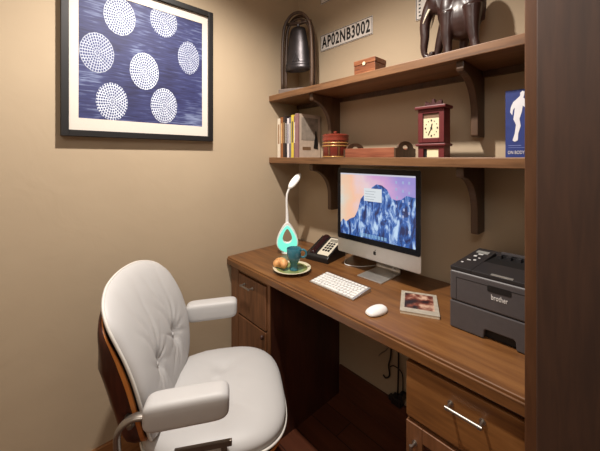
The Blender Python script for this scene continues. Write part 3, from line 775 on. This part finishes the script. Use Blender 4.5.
prism(prof[:2] + [(-.09, .775), (-.082, .779), (-.080, .787), (-.152, 1.0), (-.146, 1.003), (-.073, .79), (-.07, .776), (-.076, .77)], 'x', .684, .818, st)
part('stand', st, M['alum'], it, bevel=.002)
cb = tube(spline([(.735, -.06, 1.0), (.74, -.055, .9), (.765, -.065, .81), (.79, -.10, .80), (.806, -.09, .83), (.80, -.05, .86)], 8), .0028, 8)
part('power_cable', cb, M['white'], it, smooth=True)

# ------------------------------------------------------------------ telephone
ph = thing('desk_telephone', 'black desk telephone with white keypad label, left of the computer', 'telephone', (.396, -.151, .77), math.radians(9))
part('phone_base', prism([(-.095, 0), (.095, 0), (.095, .092), (.075, .098), (-.085, .036), (-.095, .026)], 'x', -.075, .075), M['black'], ph, local=True, bevel=.004)
sl = (.098 - .036) / .16
ang = math.atan(sl)
def on_slope(bm, x, y, dz=.0):
    bm.transform(Matrix.Translation((x, y, .036 + (y + .085) * sl + dz)) @ Matrix.Rotation(ang, 4, 'X')); return bm
fp = part('face_plate', on_slope(box(-.036, .036, -.078, .078, 0, .0025), .032, -.008, .0005), plain('phone_label_card', (214, 206, 188), .5, noise=.05), ph, local=True, label='pale face plate')
bm = bmesh.new()
for r in range(4):
    for c in range(3): box(-.022 + c * .017, -.011 + c * .017, -.05 + r * .021, -.037 + r * .021, .002, .006, bm)
part('keypad', on_slope(bm, .032, -.004, .0005), M['black'], ph, local=True)
bm = bmesh.new()
for r in range(3): box(-.026, .026, .050 + r * .009, .054 + r * .009, .002, .0035, bm)
part('label_lines', on_slope(bm, .032, -.016, .0005), M['ink'], ph, local=True)
bm = bmesh.new()
hp = spline([(-.042, -.080, .034), (-.042, -.05, .044), (-.042, .0, .063), (-.042, .05, .083), (-.042, .080, .092)], 5)
hr = [.024 if i < 4 else (.019 if i < 16 else .024) for i in range(len(hp))]
tube(hp, hr, 14, bm, flat=(1, .7), up=(1, 0, 0))
part('handset', bm, plain('dark_maroon_plastic', (44, 22, 24), .25, noise=.1), ph, local=True, smooth=True, label='glossy dark handset')

# ------------------------------------------------------------------ desk lamp
dl_ = thing('desk_lamp', 'white loop desk lamp with glowing turquoise ring by the left wall', 'lamp', (.184, -.2595, .77), math.radians(50))
M['glow'] = plain('turquoise_glow', (120, 220, 200), .4, emit=(96, 215, 192), es=.8)
def drop(w_, h, z0, sharp=1.0, n=48):
    p = []
    for k in range(n):
        a = 2 * PI * k / n
        z = (1 - math.cos(a)) / 2; x = math.sin(a) * (1 - .62 * z ** 1.3) * 1.22
        p.append((x * w_ / 2, z0 + h * z))
    return p
def ring2(outer, inner, y0, y1):
    bm = bmesh.new(); n = len(outer)
    q = [[bm.verts.new((p[0], y, p[1])) for p in L_] for L_ in (outer, inner) for y in (y0, y1)]
    of, ob, inf, inb = q
    for i in range(n):
        j = (i + 1) % n
        bm.faces.new((of[i], of[j], inf[j], inf[i])); bm.faces.new((ob[i], inb[i], inb[j], ob[j]))
        bm.faces.new((of[i], ob[i], ob[j], of[j])); bm.faces.new((inf[i], inf[j], inb[j], inb[i]))
    return bm
part('lamp_body', ring2(drop(.132, .182, .002), drop(.056, .085, .062), -.018, .014), M['white'], dl_, local=True, bevel=.003, smooth=True, angle=40)
part('light_ring', ring2(drop(.118, .155, .010), drop(.058, .087, .060), -.0215, -.0182), M['glow'], dl_, local=True, label='glowing turquoise ring')
part('lamp_foot', lathe([(0, -.0), (.036, 0), (.037, .004), (.02, .008), (0, .009)], 32, (0, 0, 0), sy=.8), M['white'], dl_, local=True, smooth=True, angle=40)
nk = spline([(0, 0, .170), (-.001, 0, .22), (-.004, 0, .30), (-.002, 0, .345), (.008, 0, .375), (.018, 0, .39)], 6)
part('neck', tube(nk, [.0125 - .006 * min(1, i / 10) for i in range(len(nk))], 12), M['white'], dl_, local=True, smooth=True)
hd = ball((0, 0, 0), (.058, .023, .009)); R_ = Matrix.Translation((.043, -.004, .428)) @ Matrix.Rotation(math.radians(-52), 4, 'Y') @ Matrix.Rotation(math.radians(62), 4, 'X')
hd.transform(R_)
lh = part('lamp_head', hd, M['white'], dl_, local=True, smooth=True)
le = ball((0, 0, .0065), (.048, .018, .004)); le.transform(R_)
part('light_panel', le, plain('led_panel', (230, 226, 214), .4, emit=(255, 244, 224), es=.7), lh, local=True, smooth=True, label='lit panel')

# ------------------------------------------------------------------ plate, mug, croissant
PX, PY = .423, -.431
pl = thing('plate', 'cream round plate with green glazed centre holding mug and croissant', 'plate', (PX, PY, .77))
part('plate_dish', lathe([(0, .001), (.05, 0), (.058, .004), (.078, .011), (.094, .017), (.096, .0195), (.093, .0205), (.078, .0155), (.062, .009), (.0, .007)], 48), M['platem'], pl, local=True, smooth=True)
part('glazed_centre', lathe([(.0, .0072), (.061, .0092), (.078, .0158), (.0775, .0164), (.061, .0100), (0, .008)], 48), M['plateg'], pl, local=True, smooth=True, label='green glazed centre')
mg = thing('mug', 'teal footed mug standing on the plate', 'mug', (.440, -.432, .7798), math.radians(45))
part('mug_body', lathe([(0, 0), (.021, 0), (.022, .004), (.0185, .012), (.0185, .034), (.024, .044), (.031, .054), (.0345, .068), (.0355, .085), (.0365, .107), (.0350, .109), (.0335, .107), (.032, .080), (.028, .058), (.0, .05)], 36), M['teal'], mg, local=True, smooth=True, angle=70)
part('mug_handle', tube(spline([(.033, 0, .098), (.046, 0, .101), (.059, 0, .092), (.060, 0, .076), (.050, 0, .064), (.033, 0, .066)], 6), .0055, 10, flat=(.8, 1)), M['teal'], mg, local=True, smooth=True)
cr_ = thing('croissant', 'golden croissant lying on the plate beside the mug', 'croissant', (.392, -.487, .771), math.radians(20))
pts, rr = [], []
for k in range(41):
    u = k / 40; a = math.radians(-20 + 220 * u)
    pts.append((.022 * math.cos(a), .022 * math.sin(a), .030 + .008 * math.sin(PI * u)))
    env = math.sin(PI * u) ** .6
    rr.append(.005 + .020 * env * (1 + .10 * abs(math.sin(u * PI * 5))))
part('crust', tube(pts, rr, 16), M['crust'], cr_, local=True, smooth=True)

# ------------------------------------------------------------------ keyboard, mouse, booklet
kb = thing('keyboard', 'slim silver keyboard with white keys in front of the computer', 'keyboard', (.706, -.395, .77))
kx0, kx1, ky0, ky1 = .580, .829, -.462, -.339
part('keyboard_base', prism([(ky0, .7705), (ky1, .7705), (ky1, .786), (ky1 - .012, .787), (ky0, .776)], 'x', kx0, kx1), M['alum'], kb, bevel=.0015)
rows = [14, 14, 13, 12, 12, 9]
for r, nk_ in enumerate(rows):
    yy = ky1 - .010 - r * .0187; z = .787 - (ky1 - .012 - yy + .008) * (.011 / (ky1 - .012 - ky0))
    if r == 5: ws = [1, 1, 1, 1.3, 4.6, 1.3, 1, 1, 1]
    else: ws = [1] * nk_; ws[-1] = 1 + (14 - nk_) * .5; ws[0] = 1 + (14 - nk_) * .5
    tot = sum(ws); sc = (kx1 - kx0 - .012) / tot; x = kx0 + .006
    for q in ws:
        part('key', box(x + .0018, x + q * sc - .0018, yy - .0155 if r else yy - .011, yy - .0005, z - .001, z + .0028), M['white'], kb, bevel=.0006, seg=1)
        x += q * sc
ms = thing('mouse', 'white wireless mouse on the worktop in front of the computer', 'mouse', (.943, -.472, .77), math.radians(-12))
bm = bmesh.new(); rings = []
for i in range(17):
    a = -PI / 2 + PI * i / 16; yy = .056 * math.sin(a); cw = max(1e-4, math.cos(a)) ** .62
    rings.append([bm.verts.new((.032 * cw * math.copysign(abs(math.cos(b)) ** .8, math.cos(b)), yy, max(.0005, .004 + (.021 if math.sin(b) > 0 else .004) * cw * math.sin(b) * (1 + .12 * math.sin(a))))) for b in [2 * PI * k / 20 for k in range(20)]])
for a, b in zip(rings, rings[1:]):
    for k in range(20): bm.faces.new((a[k], a[(k + 1) % 20], b[(k + 1) % 20], b[k]))
bm.faces.new(rings[0]); bm.faces.new(rings[-1][::-1])
bm.transform(Matrix.Diagonal((.86, .80, .95, 1)))
part('mouse_shell', bm, plain('glossy_white', (240, 238, 236), .2, noise=.02), ms, local=True, smooth=True)

bk = thing('booklet', 'thin pale booklet with a dark photograph on its cover, right of the mouse', 'book', (1.022, -.303, .77), math.radians(27))
part('booklet_body', box(-.066, .066, -.088, .088, 0, .010), M['pages'], bk, local=True, bevel=.001)
cv = part('cover', box(-.067, .067, -.089, .089, .0102, .0115), plain('silver_cover', (172, 164, 150), .35, noise=.15, nscale=60), bk, local=True)
def photo_mat():
    m, nt, b = newmat('cover_photo')
    tc = N(nt, 'ShaderNodeTexCoord'); n = N(nt, 'ShaderNodeTexNoise'); n.inputs['Scale'].default_value = 22; n.inputs['Detail'].default_value = 3
    nt.links.new(tc.outputs['Object'], n.inputs['Vector'])
    r = N(nt, 'ShaderNodeValToRGB'); e = r.color_ramp.elements
    e[0].position = .40; e[0].color = lin((34, 26, 34)); e[1].position = .66; e[1].color = lin((206, 172, 150))
    q = e.new(.54); q.color = lin((120, 64, 52))
    nt.links.new(n.outputs['Fac'], r.inputs[0]); nt.links.new(r.outputs[0], b.inputs['Base Color']); b.inputs['Roughness'].default_value = .3
    return m
part('cover_photo', box(-.052, .052, -.058, .070, .0114, .0120), photo_mat(), cv, local=True, label='dark reddish photograph')
text('cover_title', 'Stories', .028, Matrix.Translation((0, -.071, .0166)), M['plaq'], cv, depth=.0003) if False else None

# ------------------------------------------------------------------ printer
pr = thing('laser_printer', 'charcoal laser printer with brother logo on the right of the worktop', 'printer', (1.28, -.22, .77))
px0, px1, py0, py1 = 1.160, 1.405, -.365, -.070
pts = [(px0, .772), (1.261, .772), (1.263, .797), (1.268, .802), (1.340, .802), (1.345, .797), (1.347, .772), (px1, .772), (px1, .861), (px0, .861)]
part('paper_cassette', prism(pts, 'y', py0, py1), M['prn'], pr, bevel=.0035)
part('cassette_recess', box(1.25, 1.36, py0 + .02, py0 + .024, .7705, .803), M['void'], pr)
part('printer_body', box(px0, px1, py0, py1, .8635, .962), M['prn'], pr, bevel=.006, seg=3)
# top deck with output well
bm = bmesh.new()
wx0, wx1, wy0, wy1 = 1.225, 1.385, -.235, -.10
for (a, b, c, d) in ((px0, wx0, py0 + .004, py1), (wx1, px1, py0 + .004, py1), (wx0, wx1, py0 + .004, wy0), (wx0, wx1, wy1, py1)):
    box(a, b, c, d, .9625, .975, bm)
part('top_deck', bm, M['prnd'], pr, bevel=.002)
part('output_well', prism([(wy0, .972), (wy0, .9628), (wy1, .9628), (wy1, .964)], 'x', wx0, wx1), M['void'], pr)
bm = bmesh.new()
for k in range(5): box(wx0 + .012 + k * .03, wx0 + .026 + k * .03, wy1 - .03, wy1 - .006, .965, .976, bm)
part('exit_rollers', bm, M['prnd'], pr)
part('output_flap', box(wx0 + .02, wx1, wy1 - .002, wy1 + .004, .9755, .984), M['prn'], pr)
bm = bmesh.new()
for (x, y, a, b) in ((1.18, -.20, .010, .014), (1.185, -.165, .016, .010), (1.178, -.26, .012, .006), (1.195, -.25, .008, .01), (1.172, -.30, .007, .007), (1.20, -.215, .007, .006)):
    box(x, x + a, y, y + b, .9745, .9762, bm)
part('control_buttons', bm, M['logo'], pr, label='pale control buttons')
part('status_display', box(1.172, 1.212, -.145, -.115, .9745, .977), plain('lcd_grey', (150, 150, 146), .3, noise=.05), pr, label='light display')
part('door_latch', box(1.279, 1.337, py0 + .006, py0 + .018, .9745, .9765), M['alum'], pr, label='silver latch strip')
# front door outline and pull
bm = bmesh.new()
for (a, b, c, d) in ((1.180, 1.400, .9415, .9425), (1.180, 1.181, .868, .9425)):
    box(a, b, py0 - .0008, py0 + .002, c, d, bm)
part('door_seam', bm, M['void'], pr)
part('door_pull', prism(rrect(1.272, 1.335, .925, .944, .004, 3), 'y', py0 - .001, py0 + .002), M['void'], pr, label='dark pull recess')
text('logo_lettering', 'brother', .018, plane_front(1.304, py0 - .0006, .909), M['logo'], pr, sx=.74, sz=1.2, bold=.0003)

# ------------------------------------------------------------------ cables under the desk
def cable(label, pts, r, mat=None, name='power_cable'):
    return tag(part(name, tube(spline(pts, 6), r, 7), mat or M['black'], smooth=True), label, 'cable')
cable('thin pale cable hanging in a loop on the back wall under the worktop', [(.70, -.02, .72), (.70, -.02, .45), (.715, -.012, .36), (.70, -.01, .32), (.67, -.01, .29), (.655, -.012, .27)], .0022, M['tube'])
cable('black cable with plug end hanging left under the worktop', [(.735, -.02, .725), (.735, -.02, .5), (.73, -.015, .32), (.715, -.012, .25), (.72, -.012, .20), (.70, -.014, .175), (.685, -.016, .185)], .0042)
cable('black cable running down to the adapter under the worktop', [(.775, -.02, .725), (.775, -.02, .5), (.776, -.02, .3), (.776, -.028, .14)], .0045)
cable('black cable looping across the back wall above the adapter', [(.735, -.03, .26), (.76, -.03, .275), (.80, -.025, .25), (.80, -.025, .13)], .003)
ad_ = thing('power_adapter', 'black power adapter with plugs on the back wall above the baseboard', 'adapter', (.78, -.02, .07))
part('adapter_body', box(.745, .80, -.045, -.002, .085, .125), M['black'], ad_, bevel=.005)
part('plug', box(.788, .812, -.048, -.004, .127, .158), M['black'], ad_, bevel=.004)
part('plug', box(.725, .744, -.035, -.008, .088, .112), M['black'], ad_, bevel=.004)

cable('thin white cable curling on the worktop below the computer, left of its stand', [(.50, -.10, .7735), (.54, -.16, .7735), (.58, -.165, .7735), (.63, -.13, .7735), (.67, -.06, .7735)], .0022, M['white'], 'computer_cable')

# ------------------------------------------------------------------ office chair
CH = thing('office_chair', 'white leather office chair with rosewood shell back in front of the desk', 'chair', (.467, -.92, FLOOR), math.atan2(-.51, .86))
zc = -FLOOR   # chair-local heights are measured from the floor: add to measured z
def interp(tab, x):
    if x <= tab[0][0]: return tab[0][1]
    for (a, fa), (b, fb) in zip(tab, tab[1:]):
        if x <= b:
            t = (x - a) / (b - a); t = t * t * (3 - 2 * t) if False else t
            return fa + (fb - fa) * t
    return tab[-1][1]
WZ = [(.43, .13), (.445, .175), (.47, .205), (.52, .228), (.58, .243), (.66, .252), (.74, .253), (.80, .250), (.84, .245), (.865, .231), (.885, .210), (.900, .182), (.912, .148), (.921, .115), (.927, .065), (.929, .02)]
YZ = [(.43, -.105), (.5, -.108), (.57, -.118), (.7, -.147), (.8, -.190), (.9, -.246), (.97, -.285)]
ZT = [.43, .437, .445, .456, .47, .49, .515, .54, .565, .59, .615, .64, .665, .69, .715, .74, .765, .79, .815, .84, .86, .875, .887, .898, .907, .915, .921, .926, .929]
def back_pt(u, z, off=0.0, wrap=.03, ws=1.0, zs=1.0):
    x = u * interp(WZ, z) * ws
    zc_ = .69 + (z - .69) * zs
    y = interp(YZ, z) - wrap * (1 - u * u) - .09 * x + off
    return Vector((x, y, zc_ + zc))
def cushion_bump(u, z):
    x = u * interp(WZ, z)
    e = (1 - abs(u) ** 5) ** .5
    zt = min(1, max(0, (z - .43) / .06)) ** .5 * min(1, max(0, (.929 - z) / .055)) ** .5
    t_ = .036 * e * zt
    for (tx, tz) in ((-.088, .628), (.088, .628)):
        r2 = ((x - tx) / .030) ** 2 + ((z - tz) / .038) ** 2
        t_ -= .018 * math.exp(-r2)
        # creases radiating from the buttons
        for ang_, ln in ((1.42, .26), (1.80, .22), (1.12, .18), (-1.5, .14), (-2.1, .12), (-.9, .12), (2.4, .10), (.6, .10), (0, .08), (PI, .08)):
            dx, dz = x - tx, z - tz; ca, sa = math.cos(ang_), math.sin(ang_)
            al = dx * ca + dz * sa; pe = -dx * sa + dz * ca
            if al > 0: t_ -= .0075 * math.exp(-(pe / .0065) ** 2) * math.exp(-(al / ln) ** 2) * min(1, al / .02)
    t_ -= .004 * math.exp(-(x / .006) ** 2) * (1 if z < .62 else math.exp(-((z - .62) / .05) ** 2))
    return t_
def smooth_y(z):
    return sum(interp(YZ, z + d) for d in (-.05, -.025, 0, .025, .05)) / 5
def base_y(x, z): return smooth_y(z) - .03 * (1 - min(1, (x / .258) ** 2)) - .09 * x
BO = [(interp(WZ, z), z) for z in ZT] + [(-interp(WZ, z), z) for z in ZT[::-1]]
def resample(p, n):
    q = [Vector(a) for a in p]; q.append(q[0]); d = [0]
    for a, b in zip(q, q[1:]): d.append(d[-1] + (b - a).length)
    out = []; k = 0
    for i in range(n):
        t_ = d[-1] * i / n
        while d[k + 1] < t_: k += 1
        out.append(q[k].lerp(q[k + 1], (t_ - d[k]) / max(1e-9, d[k + 1] - d[k])))
    for _ in range(3): out = [(out[i - 1] + out[i] * 2 + out[(i + 1) % n]) / 4 for i in range(n)]
    return out
BO = resample(BO, 120); BC = Vector((0, .68))
def creases(x, z):
    t_ = 0
    for (tx, tz) in TUFT:
        t_ -= .017 * math.exp(-((x - tx) / .028) ** 2 - ((z - tz) / .034) ** 2)
        for ang_, ln, dp in ((1.40, .24, 1), (1.80, .20, 1), (1.10, .17, .8), (2.2, .10, .6), (-1.5, .14, .9), (-2.1, .12, .8), (-.9, .12, .8), (2.8, .08, .6), (.5, .09, .6), (-2.8, .08, .6), (-.3, .08, .6)):
            dx, dz = x - tx, z - tz; ca, sa = math.cos(ang_), math.sin(ang_)
            al = dx * ca + dz * sa; pe = -dx * sa + dz * ca + .006 * math.sin(al * 40)
            if al > 0: t_ -= .0075 * dp * math.exp(-(pe / (.005 + .03 * al)) ** 2) * math.exp(-(al / ln) ** 2) * min(1, al / .02)
    return t_
TUFT = ((-.088, .628), (.088, .628))
def disc(fn, rings, bm=None):
    """grid of rings from the centre to the outline; fn(x, z, f) -> y"""
    g = [[bm.verts.new((BC.x, fn(BC.x, BC.y, 0), BC.y + zc))]]
    for r in range(1, rings + 1):
        f = math.sin(PI / 2 * r / rings) ** .9
        g.append([bm.verts.new((p.x, fn(p.x, p.y, f), p.y + zc)) for p in [BC + (o - BC) * f for o in BO]])
    n = len(BO)
    for i in range(n): bm.faces.new((g[0][0], g[1][i], g[1][(i + 1) % n]))
    for a, b in zip(g[1:], g[2:]):
        for i in range(n): bm.faces.new((a[i], a[(i + 1) % n], b[(i + 1) % n], b[i]))
    return g
def sew(bm, a, b):
    n = len(a)
    for i in range(n): bm.faces.new((a[i], a[(i + 1) % n], b[(i + 1) % n], b[i]))
bm = bmesh.new()
def front_y(x, z, f):
    e = max(0, 1 - f ** 7) ** .5
    return base_y(x, z) + .036 * e + creases(x, z) * e + .004
g1 = disc(front_y, 44, bm)
g2 = disc(lambda x, z, f: base_y(x, z) - .012 * max(0, 1 - f ** 6) ** .5 - .002, 10, bm)
sew(bm, g1[-1], g2[-1])
bc = part('backrest_cushion', bm, M['leather'], CH, smooth=True, local=True)
for tx, tz in TUFT:
    part('tuft_button', ball((tx, front_y(tx, tz, .3) + .001, tz + zc), (.007, .004, .007)), M['leather'], bc, smooth=True, local=True)
part('piping', tube([(p.x * 1.004, base_y(p.x, p.y) + .003, p.y + zc) for p in BO], .0042, 8, closed=True), M['piping'], bc, smooth=True, local=True)
# bent plywood shell behind the cushion
bm = bmesh.new(); n = len(BO)
def shell_pt(p, f, dy):
    z = p.y if p.y < .78 else .78 + (p.y - .78) * .76
    q = BC + (Vector((p.x, z)) - BC) * f
    xx = p.x; edge = base_y(xx, z) - .013 if f > .9 else base_y(q.x, q.y) - .013
    k = min(1, max(.10, (.90 - q.y) / .18)) if dy < 0 else 1
    if f > .9: k = min(1, max(.10, (.90 - z) / .18))
    return (q.x, edge + dy * k, q.y + zc)
PROF = [(.3, -.060), (.6, -.058), (.8, -.050), (.91, -.034), (.955, -.012), (.972, 0), (1.0, 0), (1.003, -.011), (1.002, -.032), (.985, -.052), (.94, -.067), (.85, -.077), (.6, -.082), (.3, -.084)]
gr = [[bm.verts.new(shell_pt(p, f, dy)) for p in BO] for f, dy in PROF]
ca = bm.verts.new((0, base_y(0, BC.y) - .074, BC.y + zc)); cb_ = bm.verts.new((0, base_y(0, BC.y) - .0985, BC.y + zc))
for i in range(n): bm.faces.new((ca, gr[0][i], gr[0][(i + 1) % n])); bm.faces.new((cb_, gr[-1][i], gr[-1][(i + 1) % n]))
k0 = len(bm.faces)
for a in range(len(gr) - 1):
    st_ = len(bm.faces); sew(bm, gr[a], gr[a + 1]); bm.faces.ensure_lookup_table()
    for q in range(st_, len(bm.faces)): bm.faces[q].material_index = 1 if a in (5, 6) else 0
part('backrest_shell', bm, None, CH, smooth=True, local=True, mats=[M['rose'], M['ply']], angle=50, label='dark rosewood shell with orange plywood edge')

# seat
def seat_outline(n=72):
    p = []
    for k in range(n):
        a = 2 * PI * k / n; c, s = math.cos(a), math.sin(a)
        e = .62 if s > 0 else .5
        x = .262 * math.copysign(abs(c) ** e, c); y = math.copysign(abs(s) ** e, s)
        y = .045 + y * (.262 if s > 0 else .235)
        if y < 0: x *= 1 - .22 * min(1, -y / .19)
        p.append((x, y))
    return p
OUT = seat_outline(96)
def seat_mesh(zt, zb, infl, rings=22, bump=True):
    bm = bmesh.new(); n = len(OUT); top = []
    cen = (0, .045)
    for r in range(rings + 1):
        f = math.sin(PI / 2 * r / rings) if r else 0.0
        if r == 0: top.append([bm.verts.new((cen[0], cen[1], zt))]); continue
        ring = []
        for (x, y) in OUT:
            X = cen[0] + (x - cen[0]) * f; Y = cen[1] + (y - cen[1]) * f
            z = zt - (zt - (zb + zt) / 2) * (1 - (1 - f ** 6) ** .5)
            if bump:
                for (tx, ty) in ((-.085, .07), (.085, .07)):
                    z -= .012 * math.exp(-(((X - tx) / .03) ** 2 + ((Y - ty) / .03) ** 2))
                    for ang_ in (0.1, 1.0, 2.0, 2.9, 4.1, 5.2):
                        dx, dy = X - tx, Y - ty; al = dx * math.cos(ang_) + dy * math.sin(ang_); pe = -dx * math.sin(ang_) + dy * math.cos(ang_)
                        if al > 0: z -= .0035 * math.exp(-(pe / .007) ** 2 - (al / .09) ** 2) * min(1, al / .02)
                z += .010 * math.exp(-((X / .16) ** 2)) - .012 * (max(0, Y - .12) / .18) ** 2
            ring.append(bm.verts.new((X, Y, z)))
        top.append(ring)
    bot = [bm.verts.new((x * .99, .045 + (y - .045) * .99, zb + .008)) for x, y in OUT]
    bot2 = [bm.verts.new((x * .93, .045 + (y - .045) * .93, zb)) for x, y in OUT]
    for i in range(n): bm.faces.new((top[0][0], top[1][i], top[1][(i + 1) % n]))
    seq = top[1:] + [bot, bot2]
    for a, b in zip(seq, seq[1:]):
        for i in range(n): bm.faces.new((a[i], a[(i + 1) % n], b[(i + 1) % n], b[i]))
    bm.faces.new(bot2)
    return bm
sc_ = part('seat_cushion', seat_mesh(.468 + zc, .385 + zc, 0), M['leather'], CH, smooth=True, local=True)
pts = [(x * 1.006, .045 + (y - .045) * 1.006, .408 + zc - .012 * (max(0, y - .12) / .18) ** 2) for x, y in OUT]
part('piping', tube(pts, .0042, 8, closed=True), M['piping'], sc_, smooth=True, local=True)
bm = bmesh.new(); n = len(OUT)
L1 = [bm.verts.new((x * .985, .045 + (y - .045) * .985, .384 + zc)) for x, y in OUT]
L2 = [bm.verts.new((x * .985, .045 + (y - .045) * .985, .371 + zc)) for x, y in OUT]
L3 = [bm.verts.new((x * .6, .045 + (y - .045) * .6, .340 + zc)) for x, y in OUT]
for a, b in ((L1, L2), (L2, L3)):
    for i in range(n): bm.faces.new((a[i], a[(i + 1) % n], b[(i + 1) % n], b[i]))
bm.faces.new(L1); bm.faces.new(L3)
bm.faces.ensure_lookup_table()
for i, f in enumerate(bm.faces): f.material_index = 1 if i < n else 0
part('seat_shell', bm, None, CH, smooth=True, local=True, mats=[M['rose'], M['ply']], angle=40, label='dark rosewood seat shell with plywood edge')

def arm_pad(sx, y0=-.118, y1=.112):
    bm = bmesh.new(); rings = []; m = 22
    for i in range(m + 1):
        t_ = i / m; y = y0 + (y1 - y0) * (1 - math.cos(PI * t_)) / 2
        e = (1 - abs(2 * (y - y0) / (y1 - y0) - 1) ** 9) ** .5
        e = max(e, .02); ring = []
        for k in range(28):
            a = 2 * PI * k / 28; c, s = math.cos(a), math.sin(a)
            X = .036 * math.copysign(abs(c) ** .42, c); Z = .041 * math.copysign(abs(s) ** .42, s)
            ring.append(bm.verts.new((sx * .283 + X * (.55 + .45 * e), y, .617 + zc + Z * (.45 + .55 * e) + .006 * (y - y0) / (y1 - y0))))
        rings.append(ring)
    for a, b in zip(rings, rings[1:]):
        for k in range(28): bm.faces.new((a[k], a[(k + 1) % 28], b[(k + 1) % 28], b[k]))
    bm.faces.new(rings[0]); bm.faces.new(rings[-1])
    return bm
for sx in (-1, 1):
    arm = part('armrest', arm_pad(sx, -.118 - sx * .012, .112 - sx * .012 + .004), M['leather'], CH, smooth=True, local=True)
    x = sx * .287
    path = spline([(x, -.06, .600 + zc), (x, -.125, .612 + zc), (x, -.165, .610 + zc), (x, -.193, .585 + zc), (x, -.199, .55 + zc), (x, -.190, .47 + zc), (x, -.165, .415 + zc), (x, -.12, .395 + zc), (x, -.05, .388 + zc), (x * .99, .06, .388 + zc)], 6)
    part('arm_loop', tube(path, .0115, 12, flat=(1.25, .75), up=(1, 0, 0)), M['tube'], arm, smooth=True, local=True, label='grey metal arm loop')
    xx = sx * .25
    part('arm_bracket', tube([(x, -.165, .590 + zc), (xx * .96, -.185, .585 + zc)], .010, 10), M['tube'], arm, smooth=True, local=True)
    part('arm_bracket', tube([(x, .03, .386 + zc), (sx * .20, .03, .366 + zc)], .009, 10), M['tube'], arm, smooth=True, local=True)
sb = box(.279, .289, -.05, .112, .482 + zc, .500 + zc); box(.281, .287, -.03, -.012, .395 + zc, .482 + zc, sb); box(.281, .287, .08, .098, .395 + zc, .482 + zc, sb)
part('side_bar', sb, plain('dark_grey_metal', (104, 94, 86), .4, .5, noise=.05), CH, local=True, bevel=.002, label='flat dark grey bar beside the seat')
# pedestal
part('gas_column', lathe([(.0, .05), (.030, .05), (.030, .22), (.020, .222), (.020, .42), (.05, .425), (.05, .437), (0, .437)], 24, (0, .03, 0)), M['black'], CH, local=True, smooth=True, angle=40)
for k in range(5):
    a = 2 * PI * k / 5 + .35
    bmx = tube([(0, .03, .075), (.14 * math.cos(a), .03 + .14 * math.sin(a), .07), (.27 * math.cos(a), .03 + .27 * math.sin(a), .058)], [.022, .017, .012], 10)
    lg = part('base_leg', bmx, M['alum'], CH, local=True, smooth=True)
    c = Vector((.272 * math.cos(a), .03 + .272 * math.sin(a), .025)); tdir = Vector((-math.sin(a), math.cos(a), 0))
    bm = tube([c - tdir * .02, c + tdir * .02], .025, 18)
    tube([c + Vector((0, 0, .02)), c + Vector((0, 0, .045))], .007, 8, bm)
    part('caster', bm, M['black'], lg, local=True)
